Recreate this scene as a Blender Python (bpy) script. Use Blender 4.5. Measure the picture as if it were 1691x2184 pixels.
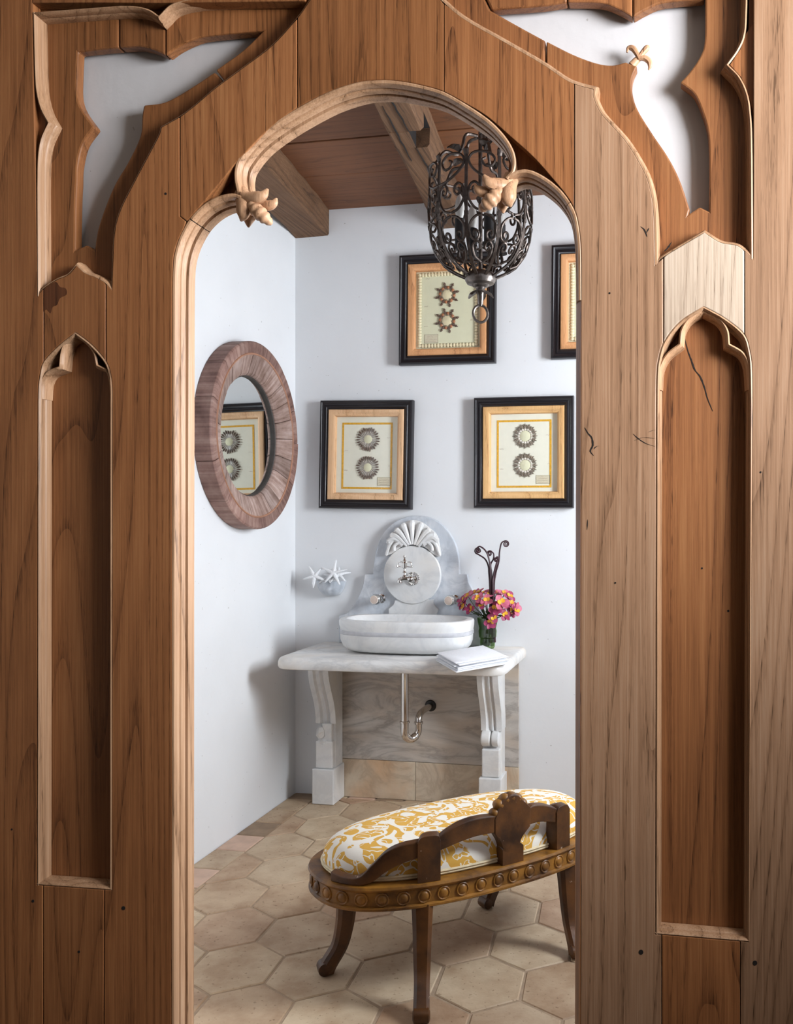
import bpy, bmesh, math, random
from mathutils import Vector, Matrix
random.seed(7)
for o in list(bpy.data.objects): bpy.data.objects.remove(o)
scene = bpy.context.scene
COL = scene.collection
PI = math.pi

# ---------------------------------------------------------------- camera
F, CX, HY, H = 1900.0, 1090.0, 1112.0, 1.42        # focal length and principal point in photo pixels, eye height
ANG = math.atan(360 / F)
cam = bpy.data.cameras.new('camera'); camo = bpy.data.objects.new('camera', cam); COL.objects.link(camo)
cam.sensor_fit = 'AUTO'; cam.sensor_width = 36; cam.lens = F * 36 / 2184
cam.shift_x = -(CX - 845.5) / 2184; cam.shift_y = (HY - 1092) / 2184
cam.clip_start = 0.05
camo.location = (0, 0, H); camo.rotation_euler = (PI / 2, 0, ANG)
scene.camera = camo
# ---------------------------------------------------------------- world, exposure
scene.view_settings.view_transform = 'Standard'; scene.view_settings.look = 'None'
scene.view_settings.exposure = 0.0; scene.view_settings.gamma = 1.0
scene.view_settings.use_curve_mapping = False
w = bpy.data.worlds.new('world'); scene.world = w; w.use_nodes = True
w.node_tree.nodes['Background'].inputs[0].default_value = (0.80, 0.90, 1.0, 1)
w.node_tree.nodes['Background'].inputs[1].default_value = 1.0
# ---------------------------------------------------------------- window light
def area(name, loc, rot, sx, sy, power, col):
    l = bpy.data.lights.new(name, 'AREA'); l.shape = 'RECTANGLE'; l.size = sx; l.size_y = sy
    l.energy = power; l.color = col
    o = bpy.data.objects.new(name, l); o.location = loc; o.rotation_euler = rot; COL.objects.link(o); return o
YS = 1.85                      # front face of the wooden screen
XL, YB, ZC = -1.98, 4.375, 3.04   # left wall, back wall, ceiling of the washroom
XR = 0.95                      # right wall of the washroom (out of view)
FX0, FX1, FY0, FZ = -3.2, 1.18, -2.6, 3.3   # front room
area('washroom_window_light', (XR + 0.42, 2.92, 1.95), (0, PI / 2, 0), 1.1, 0.8, 146, (0.87, 0.93, 1.0))
area('front_window_light', (FX1 + 0.42, 0.78, 2.15), (0, PI / 2, 0), 1.0, 0.9, 182, (1.0, 0.985, 0.965))

# ================================================================ helpers
def ray(u, v):
    x = (u - CX) / F; y = (HY - v) / F
    return Vector((math.cos(ANG) * x - math.sin(ANG), math.sin(ANG) * x + math.cos(ANG), y))
def onY(u, v, Y): r = ray(u, v); t = Y / r.y; return Vector((r.x * t, Y, H + r.z * t))
def onZ(u, v, z): r = ray(u, v); t = (z - H) / r.z; return Vector((r.x * t, r.y * t, z))
def onX(u, v, X): r = ray(u, v); t = X / r.x; return Vector((X, r.y * t, H + r.z * t))
def lin(c): return tuple(((x / 255) / 12.92 if x / 255 <= 0.04045 else ((x / 255 + 0.055) / 1.055) ** 2.4) for x in c)
ORG = {}
def tag(o, label, cat, group=None):
    o['label'] = label; o['category'] = cat
    if group: o['group'] = group
    return o
def thing(name, loc, label, cat, group=None):
    o = bpy.data.objects.new(name, None); o.location = loc; o.empty_display_size = 0.05
    COL.objects.link(o); ORG[o.name] = Vector(loc)
    return tag(o, label, cat, group)
def join(*ms):
    V, Fc = [], []
    for v, f in ms:
        b = len(V); V += list(v); Fc += [[i + b for i in q] for q in f]
    return V, Fc
def mk(name, m, mat, parent=None, smooth=False, bevel=0, seg=2, kind=None, loc=None, fix=True):
    v, f = m
    org = ORG[parent.name] if parent is not None else (Vector(loc) if loc is not None else Vector((0, 0, 0)))
    me = bpy.data.meshes.new(name)
    me.from_pydata([tuple(Vector(p) - org) for p in v], [], f)
    bm = bmesh.new(); bm.from_mesh(me)
    if fix: bmesh.ops.recalc_face_normals(bm, faces=bm.faces)
    if smooth:
        for q in bm.faces: q.smooth = True
        for e in bm.edges:
            if len(e.link_faces) == 2 and e.calc_face_angle(0) > math.radians(38): e.smooth = False
    bm.to_mesh(me); bm.free()
    o = bpy.data.objects.new(name, me); COL.objects.link(o)
    if mat: me.materials.append(mat)
    if parent is not None: o.parent = parent
    elif loc is not None: o.location = loc
    ORG[o.name] = org
    if bevel:
        md = o.modifiers.new('bevel', 'BEVEL'); md.width = bevel; md.segments = seg; md.limit_method = 'ANGLE'
        md.angle_limit = math.radians(40); md.use_clamp_overlap = True
    if kind: o['kind'] = kind
    return o
def box(x0, x1, y0, y1, z0, z1):
    v = [(x, y, z) for x in (x0, x1) for y in (y0, y1) for z in (z0, z1)]
    return v, [[0, 1, 3, 2], [4, 6, 7, 5], [0, 4, 5, 1], [2, 3, 7, 6], [0, 2, 6, 4], [1, 5, 7, 3]]
def prism(poly, fmap, a, b):
    """poly: 2D points, fmap(p, q, depth) -> 3D, extruded from depth a to b"""
    n = len(poly)
    v = [fmap(p, q, a) for p, q in poly] + [fmap(p, q, b) for p, q in poly]
    f = [list(range(n)), list(range(2 * n - 1, n - 1, -1))]
    f += [[i, i + n, (i + 1) % n + n, (i + 1) % n] for i in range(n)]
    return v, f
def spl(pts, n=6, closed=False):
    P = [Vector(p) for p in pts]; out = []; N = len(P)
    for i in range(N if closed else N - 1):
        p1, p2 = P[i], P[(i + 1) % N]
        p0 = P[i - 1] if (i > 0 or closed) else p1 * 2 - p2
        p3 = P[(i + 2) % N] if (i + 2 < N or closed) else p2 * 2 - p1
        for k in range(n):
            t = k / n
            out.append(0.5 * ((2 * p1) + (p2 - p0) * t + (2 * p0 - 5 * p1 + 4 * p2 - p3) * t * t + (3 * p1 - p0 - 3 * p2 + p3) * t ** 3))
    if not closed: out.append(P[-1].copy())
    return out
def tube(pts, rad, n=8, flat=1.0, up=(0, 0, 1), cap=True, closed=False, sq=0):
    P = [Vector(p) for p in pts]; N = len(P)
    if not isinstance(rad, (list, tuple)): rad = [rad] * N
    V, Fc = [], []; nrm = None
    for i in range(N):
        t = (P[(i + 1) % N] - P[i - 1]) if (closed or 0 < i < N - 1) else (P[1] - P[0] if i == 0 else P[-1] - P[-2])
        if t.length < 1e-9: t = Vector((0, 0, 1))
        t.normalize()
        if nrm is None:
            u = Vector(up)
            if abs(u.dot(t)) > 0.95: u = Vector((1, 0, 0))
            nrm = (u - t * u.dot(t)).normalized()
        else: nrm = (nrm - t * nrm.dot(t)).normalized()
        b = t.cross(nrm)
        for k in range(n):
            a = 2 * PI * (k + .5) / n; c, s = math.cos(a), math.sin(a)
            if sq: c = math.copysign(abs(c) ** sq, c); s = math.copysign(abs(s) ** sq, s)
            V.append(P[i] + nrm * (c * rad[i] * flat) + b * (s * rad[i]))
    M = N if closed else N - 1
    for i in range(M):
        for k in range(n):
            a, b2 = i * n + k, i * n + (k + 1) % n
            c2, d = ((i + 1) % N) * n + (k + 1) % n, ((i + 1) % N) * n + k
            Fc.append([a, b2, c2, d])
    if cap and not closed:
        Fc.append(list(range(n))[::-1]); Fc.append([(N - 1) * n + k for k in range(n)])
    return V, Fc
def lathe(prof, M=Matrix.Identity(4), n=24, a0=0, a1=2 * PI, lobes=0, la=0, cap=True):
    full = abs(a1 - a0 - 2 * PI) < 1e-6; m = n if full else n + 1
    V, Fc = [], []
    for r, z in prof:
        for k in range(m):
            a = a0 + (a1 - a0) * k / n
            rr = r * (1 + la * abs(math.sin(lobes * a / 2)) - la) if lobes else r
            V.append(M @ Vector((rr * math.cos(a), rr * math.sin(a), z)))
    for i in range(len(prof) - 1):
        for k in range(n):
            k2 = (k + 1) % m
            Fc.append([i * m + k, i * m + k2, (i + 1) * m + k2, (i + 1) * m + k])
    if full and cap:
        if prof[0][0] > 1e-6: Fc.append(list(range(m))[::-1])
        if prof[-1][0] > 1e-6: Fc.append([(len(prof) - 1) * m + k for k in range(m)])
    return V, Fc
def place(loc, axis=(0, 0, 1)):
    a = Vector(axis).normalized()
    return Matrix.Translation(Vector(loc)) @ a.to_track_quat('Z', 'Y').to_matrix().to_4x4()
def sweep(path, prof, y0, closed=False, ends=True):
    """path: (x, z) points; profile: (offset to the right of the path, depth behind y0); mitred at corners"""
    P = [Vector((p[0], p[1])) for p in path]; N = len(P); V, Fc = [], []; m = len(prof)
    for i in range(N):
        d1 = P[i] - P[i - 1] if (closed or i > 0) else P[1] - P[0]
        d2 = P[(i + 1) % N] - P[i] if (closed or i < N - 1) else P[-1] - P[-2]
        d1.normalize(); d2.normalize()
        n1, n2 = Vector((d1.y, -d1.x)), Vector((d2.y, -d2.x))
        b = n1 + n2
        b = n1 if b.length < 1e-6 else b.normalized()
        k = 1 / max(0.45, b.dot(n1))
        for o, s in prof: V.append((P[i].x + b.x * o * k, y0 + s, P[i].y + b.y * o * k))
    for i in range(N if closed else N - 1):
        j = (i + 1) % N
        for q in range(m - 1): Fc.append([i * m + q, i * m + q + 1, j * m + q + 1, j * m + q])
    if ends and not closed:
        Fc.append(list(range(m))); Fc.append([(N - 1) * m + q for q in range(m)][::-1])
    return V, Fc
def ellipsoid(c, r, n=10, m=6, M=None):
    V, Fc = lathe([(math.sin(PI * i / m), -math.cos(PI * i / m)) for i in range(m + 1)], n=n)
    R = M or Matrix.Identity(3)
    return [Vector(c) + R @ Vector((v[0] * r[0], v[1] * r[1], v[2] * r[2])) for v in V], Fc

# ================================================================ materials
def nt(name, rough=0.5, metal=0.0, spec=0.5):
    m = bpy.data.materials.new(name); m.use_nodes = True
    N, L = m.node_tree.nodes, m.node_tree.links
    b = N['Principled BSDF']; b.inputs['Roughness'].default_value = rough; b.inputs['Metallic'].default_value = metal
    b.inputs['Specular IOR Level'].default_value = spec
    return m, N, L, b
def node(N, t, **kw):
    n = N.new(t)
    for k, v in kw.items():
        if k in n.inputs.keys(): n.inputs[k].default_value = v
        else: setattr(n, k, v)
    return n
def ramp(N, stops):
    r = N.new('ShaderNodeValToRGB'); e = r.color_ramp.elements
    while len(e) < len(stops): e.new(0.5)
    for i, (p, c) in enumerate(stops): e[i].position = p; e[i].color = (*c, 1) if len(c) == 3 else c
    return r
def bump(N, L, b, h, strength, dist):
    k = N.new('ShaderNodeBump'); k.inputs['Strength'].default_value = strength; k.inputs['Distance'].default_value = dist
    L.new(h, k.inputs['Height']); L.new(k.outputs[0], b.inputs['Normal']); return k
def plain(name, c, rough=0.5, metal=0.0, spec=0.5, var=0.0, scale=30, bmp=0.0):
    m, N, L, b = nt(name, rough, metal, spec)
    if var or bmp:
        tc = N.new('ShaderNodeTexCoord'); nz = node(N, 'ShaderNodeTexNoise', Scale=scale, Detail=5)
        L.new(tc.outputs['Object'], nz.inputs['Vector'])
        r = ramp(N, [(0.3, tuple(x * (1 - var) for x in c)), (0.7, tuple(min(1, x * (1 + var)) for x in c))])
        L.new(nz.outputs['Fac'], r.inputs[0]); L.new(r.outputs[0], b.inputs['Base Color'])
        if bmp: bump(N, L, b, nz.outputs['Fac'], bmp, 0.01)
    else: b.inputs['Base Color'].default_value = (*c, 1)
    return m
def wood(name, dark, mid, light, rough=0.42, axis='Z', fine=1.0, ring=1.0, rand=1.0, val=(0.86, 1.14)):
    """timber: growth-ring bands, fibre streaks and pores along one axis, offset per board"""
    m, N, L, b = nt(name, rough, 0, 0.4)
    tc = N.new('ShaderNodeTexCoord'); oi = N.new('ShaderNodeObjectInfo')
    off = node(N, 'ShaderNodeMath', operation='MULTIPLY'); off.inputs[1].default_value = 37.0 * rand
    L.new(oi.outputs['Random'], off.inputs[0])
    cb = N.new('ShaderNodeCombineXYZ')
    for i in range(3): L.new(off.outputs[0], cb.inputs[i])
    add = node(N, 'ShaderNodeVectorMath', operation='ADD')
    L.new(tc.outputs['Object'], add.inputs[0]); L.new(cb.outputs[0], add.inputs[1])
    def mapped(s):
        mp = N.new('ShaderNodeMapping')
        sc = {'X': (s[1], s[0], s[0]), 'Y': (s[0], s[1], s[0]), 'Z': (s[0], s[0], s[1])}[axis]
        mp.inputs['Scale'].default_value = sc; L.new(add.outputs[0], mp.inputs['Vector']); return mp
    mp1 = mapped((1.0, 0.055))
    n1 = node(N, 'ShaderNodeTexNoise', Scale=3.6, Detail=1.6, Roughness=0.4, Distortion=0.15); L.new(mp1.outputs[0], n1.inputs['Vector'])
    mul = node(N, 'ShaderNodeMath', operation='MULTIPLY'); mul.inputs[1].default_value = 30.0 * ring; L.new(n1.outputs['Fac'], mul.inputs[0])
    f0 = node(N, 'ShaderNodeMath', operation='FRACT'); L.new(mul.outputs[0], f0.inputs[0])
    fq = ramp(N, [(0.0, (0.1,) * 3), (0.12, (0.62,) * 3), (0.4, (0.9,) * 3), (0.7, (1, 1, 1)), (0.93, (0.75,) * 3)]); L.new(f0.outputs[0], fq.inputs[0])
    fr = node(N, 'ShaderNodeMath', operation='MULTIPLY'); fr.inputs[1].default_value = 1.0; L.new(fq.outputs[0], fr.inputs[0])
    mp2 = mapped((1.0, 0.012 * fine))
    n2 = node(N, 'ShaderNodeTexNoise', Scale=230, Detail=6, Roughness=0.7); L.new(mp2.outputs[0], n2.inputs['Vector'])
    mp3 = mapped((1.0, 0.05))
    n3 = node(N, 'ShaderNodeTexNoise', Scale=420, Detail=2); L.new(mp3.outputs[0], n3.inputs['Vector'])
    n4 = node(N, 'ShaderNodeTexNoise', Scale=2.2, Detail=3); L.new(add.outputs[0], n4.inputs['Vector'])
    s1 = node(N, 'ShaderNodeMath', operation='MULTIPLY_ADD'); s1.inputs[1].default_value = 0.165; L.new(fr.outputs[0], s1.inputs[0])
    s2 = node(N, 'ShaderNodeMath', operation='MULTIPLY'); s2.inputs[1].default_value = 0.54; L.new(n2.outputs['Fac'], s2.inputs[0])
    L.new(s2.outputs[0], s1.inputs[2])
    s3 = node(N, 'ShaderNodeMath', operation='MULTIPLY_ADD'); s3.inputs[1].default_value = 0.22; L.new(n4.outputs['Fac'], s3.inputs[0]); L.new(s1.outputs[0], s3.inputs[2])
    r = ramp(N, [(0.34, dark), (0.54, mid), (0.74, light)]); L.new(s3.outputs[0], r.inputs[0])
    # pores, mostly in the early wood of each ring
    pr = ramp(N, [(0.36, (0.28, 0.25, 0.22)), (0.46, (1, 1, 1))]); L.new(n3.outputs['Fac'], pr.inputs[0])
    pm = node(N, 'ShaderNodeMix', data_type='RGBA', blend_type='MULTIPLY')
    pf = node(N, 'ShaderNodeMath', operation='SUBTRACT'); pf.inputs[0].default_value = 1.0; L.new(fr.outputs[0], pf.inputs[1])
    L.new(pf.outputs[0], pm.inputs[0]); L.new(r.outputs[0], pm.inputs[6]); L.new(pr.outputs[0], pm.inputs[7])
    hv = N.new('ShaderNodeHueSaturation'); L.new(pm.outputs[2], hv.inputs['Color'])
    mr = N.new('ShaderNodeMapRange'); mr.inputs[3].default_value, mr.inputs[4].default_value = val
    L.new(oi.outputs['Random'], mr.inputs[0]); L.new(mr.outputs[0], hv.inputs['Value'])
    L.new(hv.outputs[0], b.inputs['Base Color'])
    bump(N, L, b, s1.outputs[0], 0.22, 0.004)
    return m
def marble(name, base, vein, warm, vs=3.0, amt=0.5, rough=0.32, stretch=(1, 1, 1), rot=(0, 0, 0)):
    m, N, L, b = nt(name, rough)
    tc = N.new('ShaderNodeTexCoord'); mp = N.new('ShaderNodeMapping'); mp.inputs['Scale'].default_value = stretch; mp.inputs['Rotation'].default_value = rot
    oi = N.new('ShaderNodeObjectInfo'); ad = node(N, 'ShaderNodeVectorMath', operation='ADD')
    sc = node(N, 'ShaderNodeMath', operation='MULTIPLY'); sc.inputs[1].default_value = 9.0
    L.new(oi.outputs['Random'], sc.inputs[0]); L.new(tc.outputs['Object'], ad.inputs[0]); L.new(sc.outputs[0], ad.inputs[1])
    L.new(ad.outputs[0], mp.inputs['Vector'])
    a = node(N, 'ShaderNodeTexNoise', Scale=vs, Detail=8, Roughness=0.62, Distortion=0.9); L.new(mp.outputs[0], a.inputs['Vector'])
    sb = node(N, 'ShaderNodeMath', operation='SUBTRACT'); sb.inputs[1].default_value = 0.5; L.new(a.outputs['Fac'], sb.inputs[0])
    ab = node(N, 'ShaderNodeMath', operation='ABSOLUTE'); L.new(sb.outputs[0], ab.inputs[0])
    r = ramp(N, [(0.0, (amt, amt, amt)), (0.05, (amt * .45,) * 3), (0.16, (0, 0, 0))]); L.new(ab.outputs[0], r.inputs[0])
    c = node(N, 'ShaderNodeTexNoise', Scale=vs * 1.3, Detail=4); L.new(mp.outputs[0], c.inputs['Vector'])
    wr = ramp(N, [(0.42, base), (0.72, warm)]); L.new(c.outputs['Fac'], wr.inputs[0])
    mx = node(N, 'ShaderNodeMix', data_type='RGBA'); L.new(r.outputs[0], mx.inputs[0]); L.new(wr.outputs[0], mx.inputs[6]); mx.inputs[7].default_value = (*vein, 1)
    L.new(mx.outputs[2], b.inputs['Base Color'])
    d = node(N, 'ShaderNodeTexNoise', Scale=60, Detail=4); L.new(tc.outputs['Object'], d.inputs['Vector']); bump(N, L, b, d.outputs['Fac'], 0.12, 0.003)
    return m

W_SCREEN = wood('aged_cedar', lin((100, 62, 37)), lin((145, 96, 60)), lin((173, 125, 83)))
W_PALE = wood('bleached_sheen_cedar', lin((114, 84, 62)), lin((158, 124, 98)), lin((182, 154, 130)))  # right-hand stiles: window sheen put into the colour, on top of real bleaching
W_GREY = wood('silvered_lit_cedar', lin((142, 124, 108)), lin((182, 166, 150)), lin((202, 190, 178)), ring=0.8)  # upper right middle board: mostly light put into the colour, some weathering
W_LEAF = wood('carved_cedar', lin((150, 112, 84)), lin((188, 150, 120)), lin((204, 170, 142)), fine=2, ring=0.5)
W_TRIM = wood('moulding_cedar', lin((130, 98, 72)), lin((176, 140, 110)), lin((202, 174, 148)), ring=0.6)
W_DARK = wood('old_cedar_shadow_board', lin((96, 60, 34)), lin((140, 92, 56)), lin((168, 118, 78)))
W_STAIN = wood('oil_stained_cedar', lin((62, 34, 20)), lin((88, 52, 32)), lin((108, 68, 44)))
W_CEIL = wood('ceiling_board', lin((88, 54, 30)), lin((112, 70, 42)), lin((130, 86, 54)), rough=0.6, axis='X')
W_BEAM = wood('hewn_beam', lin((70, 48, 32)), lin((108, 78, 54)), lin((136, 104, 78)), rough=0.8, axis='Y', fine=0.6)
W_MIRROR = wood('weathered_stave', lin((104, 80, 70)), lin((148, 124, 114)), lin((180, 160, 150)), rough=0.65, axis='X', ring=0.12, val=(0.82, 1.18))
W_MRIM = wood('weathered_rim', lin((92, 64, 56)), lin((130, 98, 88)), lin((160, 130, 120)), rough=0.7, axis='X', ring=0.12)
W_BLOND = wood('blond_fillet', lin((192, 146, 104)), lin((222, 180, 138)), lin((234, 200, 164)), rough=0.5, ring=0.4, val=(0.95, 1.05))
def radial_wood(name, dark, mid, light):
    m, N, L, b = nt(name, 0.65, 0, 0.35)
    tc = N.new('ShaderNodeTexCoord'); sp = N.new('ShaderNodeSeparateXYZ'); L.new(tc.outputs['Object'], sp.inputs[0])
    zz = node(N, 'ShaderNodeMath', operation='SUBTRACT'); zz.inputs[1].default_value = 0.428; L.new(sp.outputs[2], zz.inputs[0])
    at = node(N, 'ShaderNodeMath', operation='ARCTAN2'); L.new(zz.outputs[0], at.inputs[0]); L.new(sp.outputs[1], at.inputs[1])
    cb = N.new('ShaderNodeCombineXYZ'); am = node(N, 'ShaderNodeMath', operation='MULTIPLY'); am.inputs[1].default_value = 4.0; L.new(at.outputs[0], am.inputs[0]); L.new(am.outputs[0], cb.inputs[0])
    ln = node(N, 'ShaderNodeVectorMath', operation='LENGTH'); c2 = N.new('ShaderNodeCombineXYZ'); L.new(zz.outputs[0], c2.inputs[0]); L.new(sp.outputs[1], c2.inputs[1]); L.new(c2.outputs[0], ln.inputs[0])
    L.new(ln.outputs['Value'], cb.inputs[1]); oi = N.new('ShaderNodeObjectInfo'); om = node(N, 'ShaderNodeMath', operation='MULTIPLY'); om.inputs[1].default_value = 31; L.new(oi.outputs['Random'], om.inputs[0]); L.new(om.outputs[0], cb.inputs[2])
    a = node(N, 'ShaderNodeTexNoise', Scale=6, Detail=6, Roughness=0.65); L.new(cb.outputs[0], a.inputs['Vector'])
    g = node(N, 'ShaderNodeTexNoise', Scale=9, Detail=5, Roughness=0.6); L.new(tc.outputs['Object'], g.inputs['Vector'])
    mx = node(N, 'ShaderNodeMath', operation='MULTIPLY_ADD'); mx.inputs[1].default_value = 0.5; L.new(g.outputs['Fac'], mx.inputs[0])
    h = node(N, 'ShaderNodeMath', operation='MULTIPLY'); h.inputs[1].default_value = 0.5; L.new(a.outputs['Fac'], h.inputs[0]); L.new(h.outputs[0], mx.inputs[2])
    r = ramp(N, [(0.36, dark), (0.50, mid), (0.64, light)]); L.new(mx.outputs[0], r.inputs[0])
    hv = N.new('ShaderNodeHueSaturation'); L.new(r.outputs[0], hv.inputs['Color']); mr = N.new('ShaderNodeMapRange'); mr.inputs[3].default_value, mr.inputs[4].default_value = 0.72, 1.18
    L.new(oi.outputs['Random'], mr.inputs[0]); L.new(mr.outputs[0], hv.inputs['Value']); L.new(hv.outputs[0], b.inputs['Base Color'])
    bump(N, L, b, mx.outputs[0], 0.35, 0.006); return m
W_MIRROR = radial_wood('weathered_radial_stave', lin((108, 82, 70)), lin((152, 128, 118)), lin((184, 164, 156)))
W_MRIM = radial_wood('weathered_radial_rim', lin((92, 64, 56)), lin((138, 106, 96)), lin((168, 140, 128)))
M_CRACK_SHADE = plain('crack_and_shade_dark', (0.008, 0.005, 0.004), 0.9)

def plaster(name, c):
    m, N, L, b = nt(name, 0.75, 0, 0.2)
    tc = N.new('ShaderNodeTexCoord'); a = node(N, 'ShaderNodeTexNoise', Scale=3.0, Detail=4); L.new(tc.outputs['Object'], a.inputs['Vector'])
    r = ramp(N, [(0.3, tuple(x * 0.95 for x in c)), (0.7, c)]); L.new(a.outputs['Fac'], r.inputs[0])
    s = node(N, 'ShaderNodeTexNoise', Scale=70, Detail=1); L.new(tc.outputs['Object'], s.inputs['Vector'])
    sr = ramp(N, [(0.195, (0.72, 0.70, 0.68)), (0.215, (1, 1, 1))]); L.new(s.outputs['Fac'], sr.inputs[0])
    mx = node(N, 'ShaderNodeMix', data_type='RGBA', blend_type='MULTIPLY'); mx.inputs[0].default_value = 1
    L.new(r.outputs[0], mx.inputs[6]); L.new(sr.outputs[0], mx.inputs[7]); L.new(mx.outputs[2], b.inputs['Base Color'])
    d = node(N, 'ShaderNodeTexNoise', Scale=38, Detail=5); L.new(tc.outputs['Object'], d.inputs['Vector']); bump(N, L, b, d.outputs['Fac'], 0.10, 0.006)
    return m
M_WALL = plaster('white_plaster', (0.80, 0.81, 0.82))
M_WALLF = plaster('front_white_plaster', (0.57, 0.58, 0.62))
M_FRONT = plaster('front_room_plaster', (0.30, 0.26, 0.22))
M_FLOORF = plain('front_room_floor', (0.06, 0.04, 0.025), 0.6, var=0.2)
M_GROUT = plain('grout', lin((168, 146, 122)), 0.9, var=0.12, scale=40, bmp=0.2)

def tile_mat():
    m, N, L, b = nt('worn_terracotta', 0.55, 0, 0.35)
    tc = N.new('ShaderNodeTexCoord'); oi = N.new('ShaderNodeObjectInfo')
    ad = node(N, 'ShaderNodeVectorMath', operation='ADD'); sc = node(N, 'ShaderNodeMath', operation='MULTIPLY'); sc.inputs[1].default_value = 23
    L.new(oi.outputs['Random'], sc.inputs[0]); L.new(tc.outputs['Object'], ad.inputs[0]); L.new(sc.outputs[0], ad.inputs[1])
    base = ramp(N, [(0.0, lin((190, 170, 146))), (0.4, lin((204, 186, 160))), (0.7, lin((190, 168, 142))), (1.0, lin((182, 154, 130)))])
    L.new(oi.outputs['Random'], base.inputs[0])
    a = node(N, 'ShaderNodeTexNoise', Scale=7, Detail=6, Roughness=0.6); L.new(ad.outputs[0], a.inputs['Vector'])
    ar = ramp(N, [(0.32, (0.74, 0.64, 0.56)), (0.62, (1.06, 1.04, 1.0))]); L.new(a.outputs['Fac'], ar.inputs[0])
    mx = node(N, 'ShaderNodeMix', data_type='RGBA', blend_type='MULTIPLY'); mx.inputs[0].default_value = 1
    L.new(base.outputs[0], mx.inputs[6]); L.new(ar.outputs[0], mx.inputs[7])
    p = node(N, 'ShaderNodeTexNoise', Scale=75, Detail=3); L.new(ad.outputs[0], p.inputs['Vector'])
    pr = ramp(N, [(0.29, (0.6, 0.55, 0.5)), (0.36, (1, 1, 1))]); L.new(p.outputs['Fac'], pr.inputs[0])
    m2 = node(N, 'ShaderNodeMix', data_type='RGBA', blend_type='MULTIPLY'); m2.inputs[0].default_value = 1
    L.new(mx.outputs[2], m2.inputs[6]); L.new(pr.outputs[0], m2.inputs[7]); L.new(m2.outputs[2], b.inputs['Base Color'])
    bump(N, L, b, p.outputs['Fac'], 0.25, 0.004); return m
M_TILE = tile_mat()
M_TILED = plain('dark_terracotta', lin((146, 122, 98)), 0.6, var=0.22, scale=14, bmp=0.1)
M_TILER = plain('rose_terracotta', lin((204, 172, 150)), 0.6, var=0.14, scale=14, bmp=0.1)

MB_WHITE = marble('white_marble', (0.80, 0.80, 0.79), (0.40, 0.42, 0.45), (0.78, 0.75, 0.70), 4.0, 0.28)
MB_GREY = marble('grey_white_marble', (0.58, 0.62, 0.67), (0.26, 0.29, 0.34), (0.74, 0.75, 0.77), 9.0, 0.32)
MB_TOP = marble('counter_marble', (0.80, 0.79, 0.77), (0.42, 0.42, 0.42), (0.76, 0.68, 0.58), 3.2, 0.55, stretch=(1, 1.6, 2.5))
MB_PANEL = marble('cream_marble', lin((198, 192, 184)), lin((126, 118, 112)), lin((194, 178, 160)), 3.4, 0.6, stretch=(0.7, 1, 2.2), rot=(0, 0.6, 0))
MB_TILE = marble('amber_marble', lin((214, 200, 178)), lin((150, 128, 106)), lin((208, 170, 132)), 4.0, 0.5, rot=(0, -0.5, 0))
M_CHROME = plain('polished_nickel', (0.72, 0.70, 0.67), 0.12, 1.0)
M_PIPE = plain('chrome_pipe', (0.66, 0.62, 0.58), 0.14, 1.0)
M_BLACKR = plain('rubber_black', (0.01, 0.01, 0.01), 0.5)
MB_BAND = plain('grey_marble_band', (0.50, 0.50, 0.52), 0.35, var=0.12, scale=30)
M_IRON = plain('wrought_iron', lin((76, 66, 60)), 0.40, 0.7, var=0.35, scale=60, bmp=0.3)
M_IRONP = plain('pewter_iron', lin((112, 104, 98)), 0.38, 0.85, var=0.3, scale=50, bmp=0.2)
M_SLEEVE = plain('black_candle_sleeve', (0.012, 0.010, 0.010), 0.5)
M_BULB = plain('frosted_bulb', (0.62, 0.60, 0.56), 0.35)
M_PAPER = plain('ivory_paper', lin((232, 230, 212)), 0.8, var=0.02)
M_PAPERG = plain('sage_paper', lin((222, 220, 188)), 0.8, var=0.02)
M_GILT = plain('ochre_border', lin((222, 168, 44)), 0.55, var=0.18, scale=140)
M_SHELLW = plain('shell_white', lin((228, 220, 208)), 0.4)
M_SHELLP = plain('shell_pearl', lin((186, 178, 170)), 0.4, var=0.15, scale=200)
M_SHELLC = plain('shell_cream', lin((226, 214, 176)), 0.45, var=0.06)
M_SHELLD = plain('shell_brown', lin((98, 78, 66)), 0.45, var=0.45, scale=220)
M_SHELLG = plain('shell_grey', lin((128, 116, 102)), 0.45, var=0.5, scale=260)
M_SHELLO = plain('shell_rust', lin((168, 112, 76)), 0.45, var=0.2, scale=260)
M_CARD = plain('card_label', lin((214, 206, 178)), 0.8)
M_INK = plain('sepia_ink', lin((150, 110, 92)), 0.8)
M_INKD = plain('label_rule', lin((120, 112, 92)), 0.8)
def black_frame():
    m, N, L, b = nt('distressed_black', 0.32, 0, 0.5)
    tc = N.new('ShaderNodeTexCoord'); a = node(N, 'ShaderNodeTexNoise', Scale=55, Detail=6, Roughness=0.7); L.new(tc.outputs['Object'], a.inputs['Vector'])
    r = ramp(N, [(0.69, (0.012, 0.010, 0.012)), (0.72, lin((170, 140, 110)))]); L.new(a.outputs['Fac'], r.inputs[0]); L.new(r.outputs[0], b.inputs['Base Color'])
    bump(N, L, b, a.outputs['Fac'], 0.1, 0.003); return m
M_BLACK = black_frame()
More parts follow.
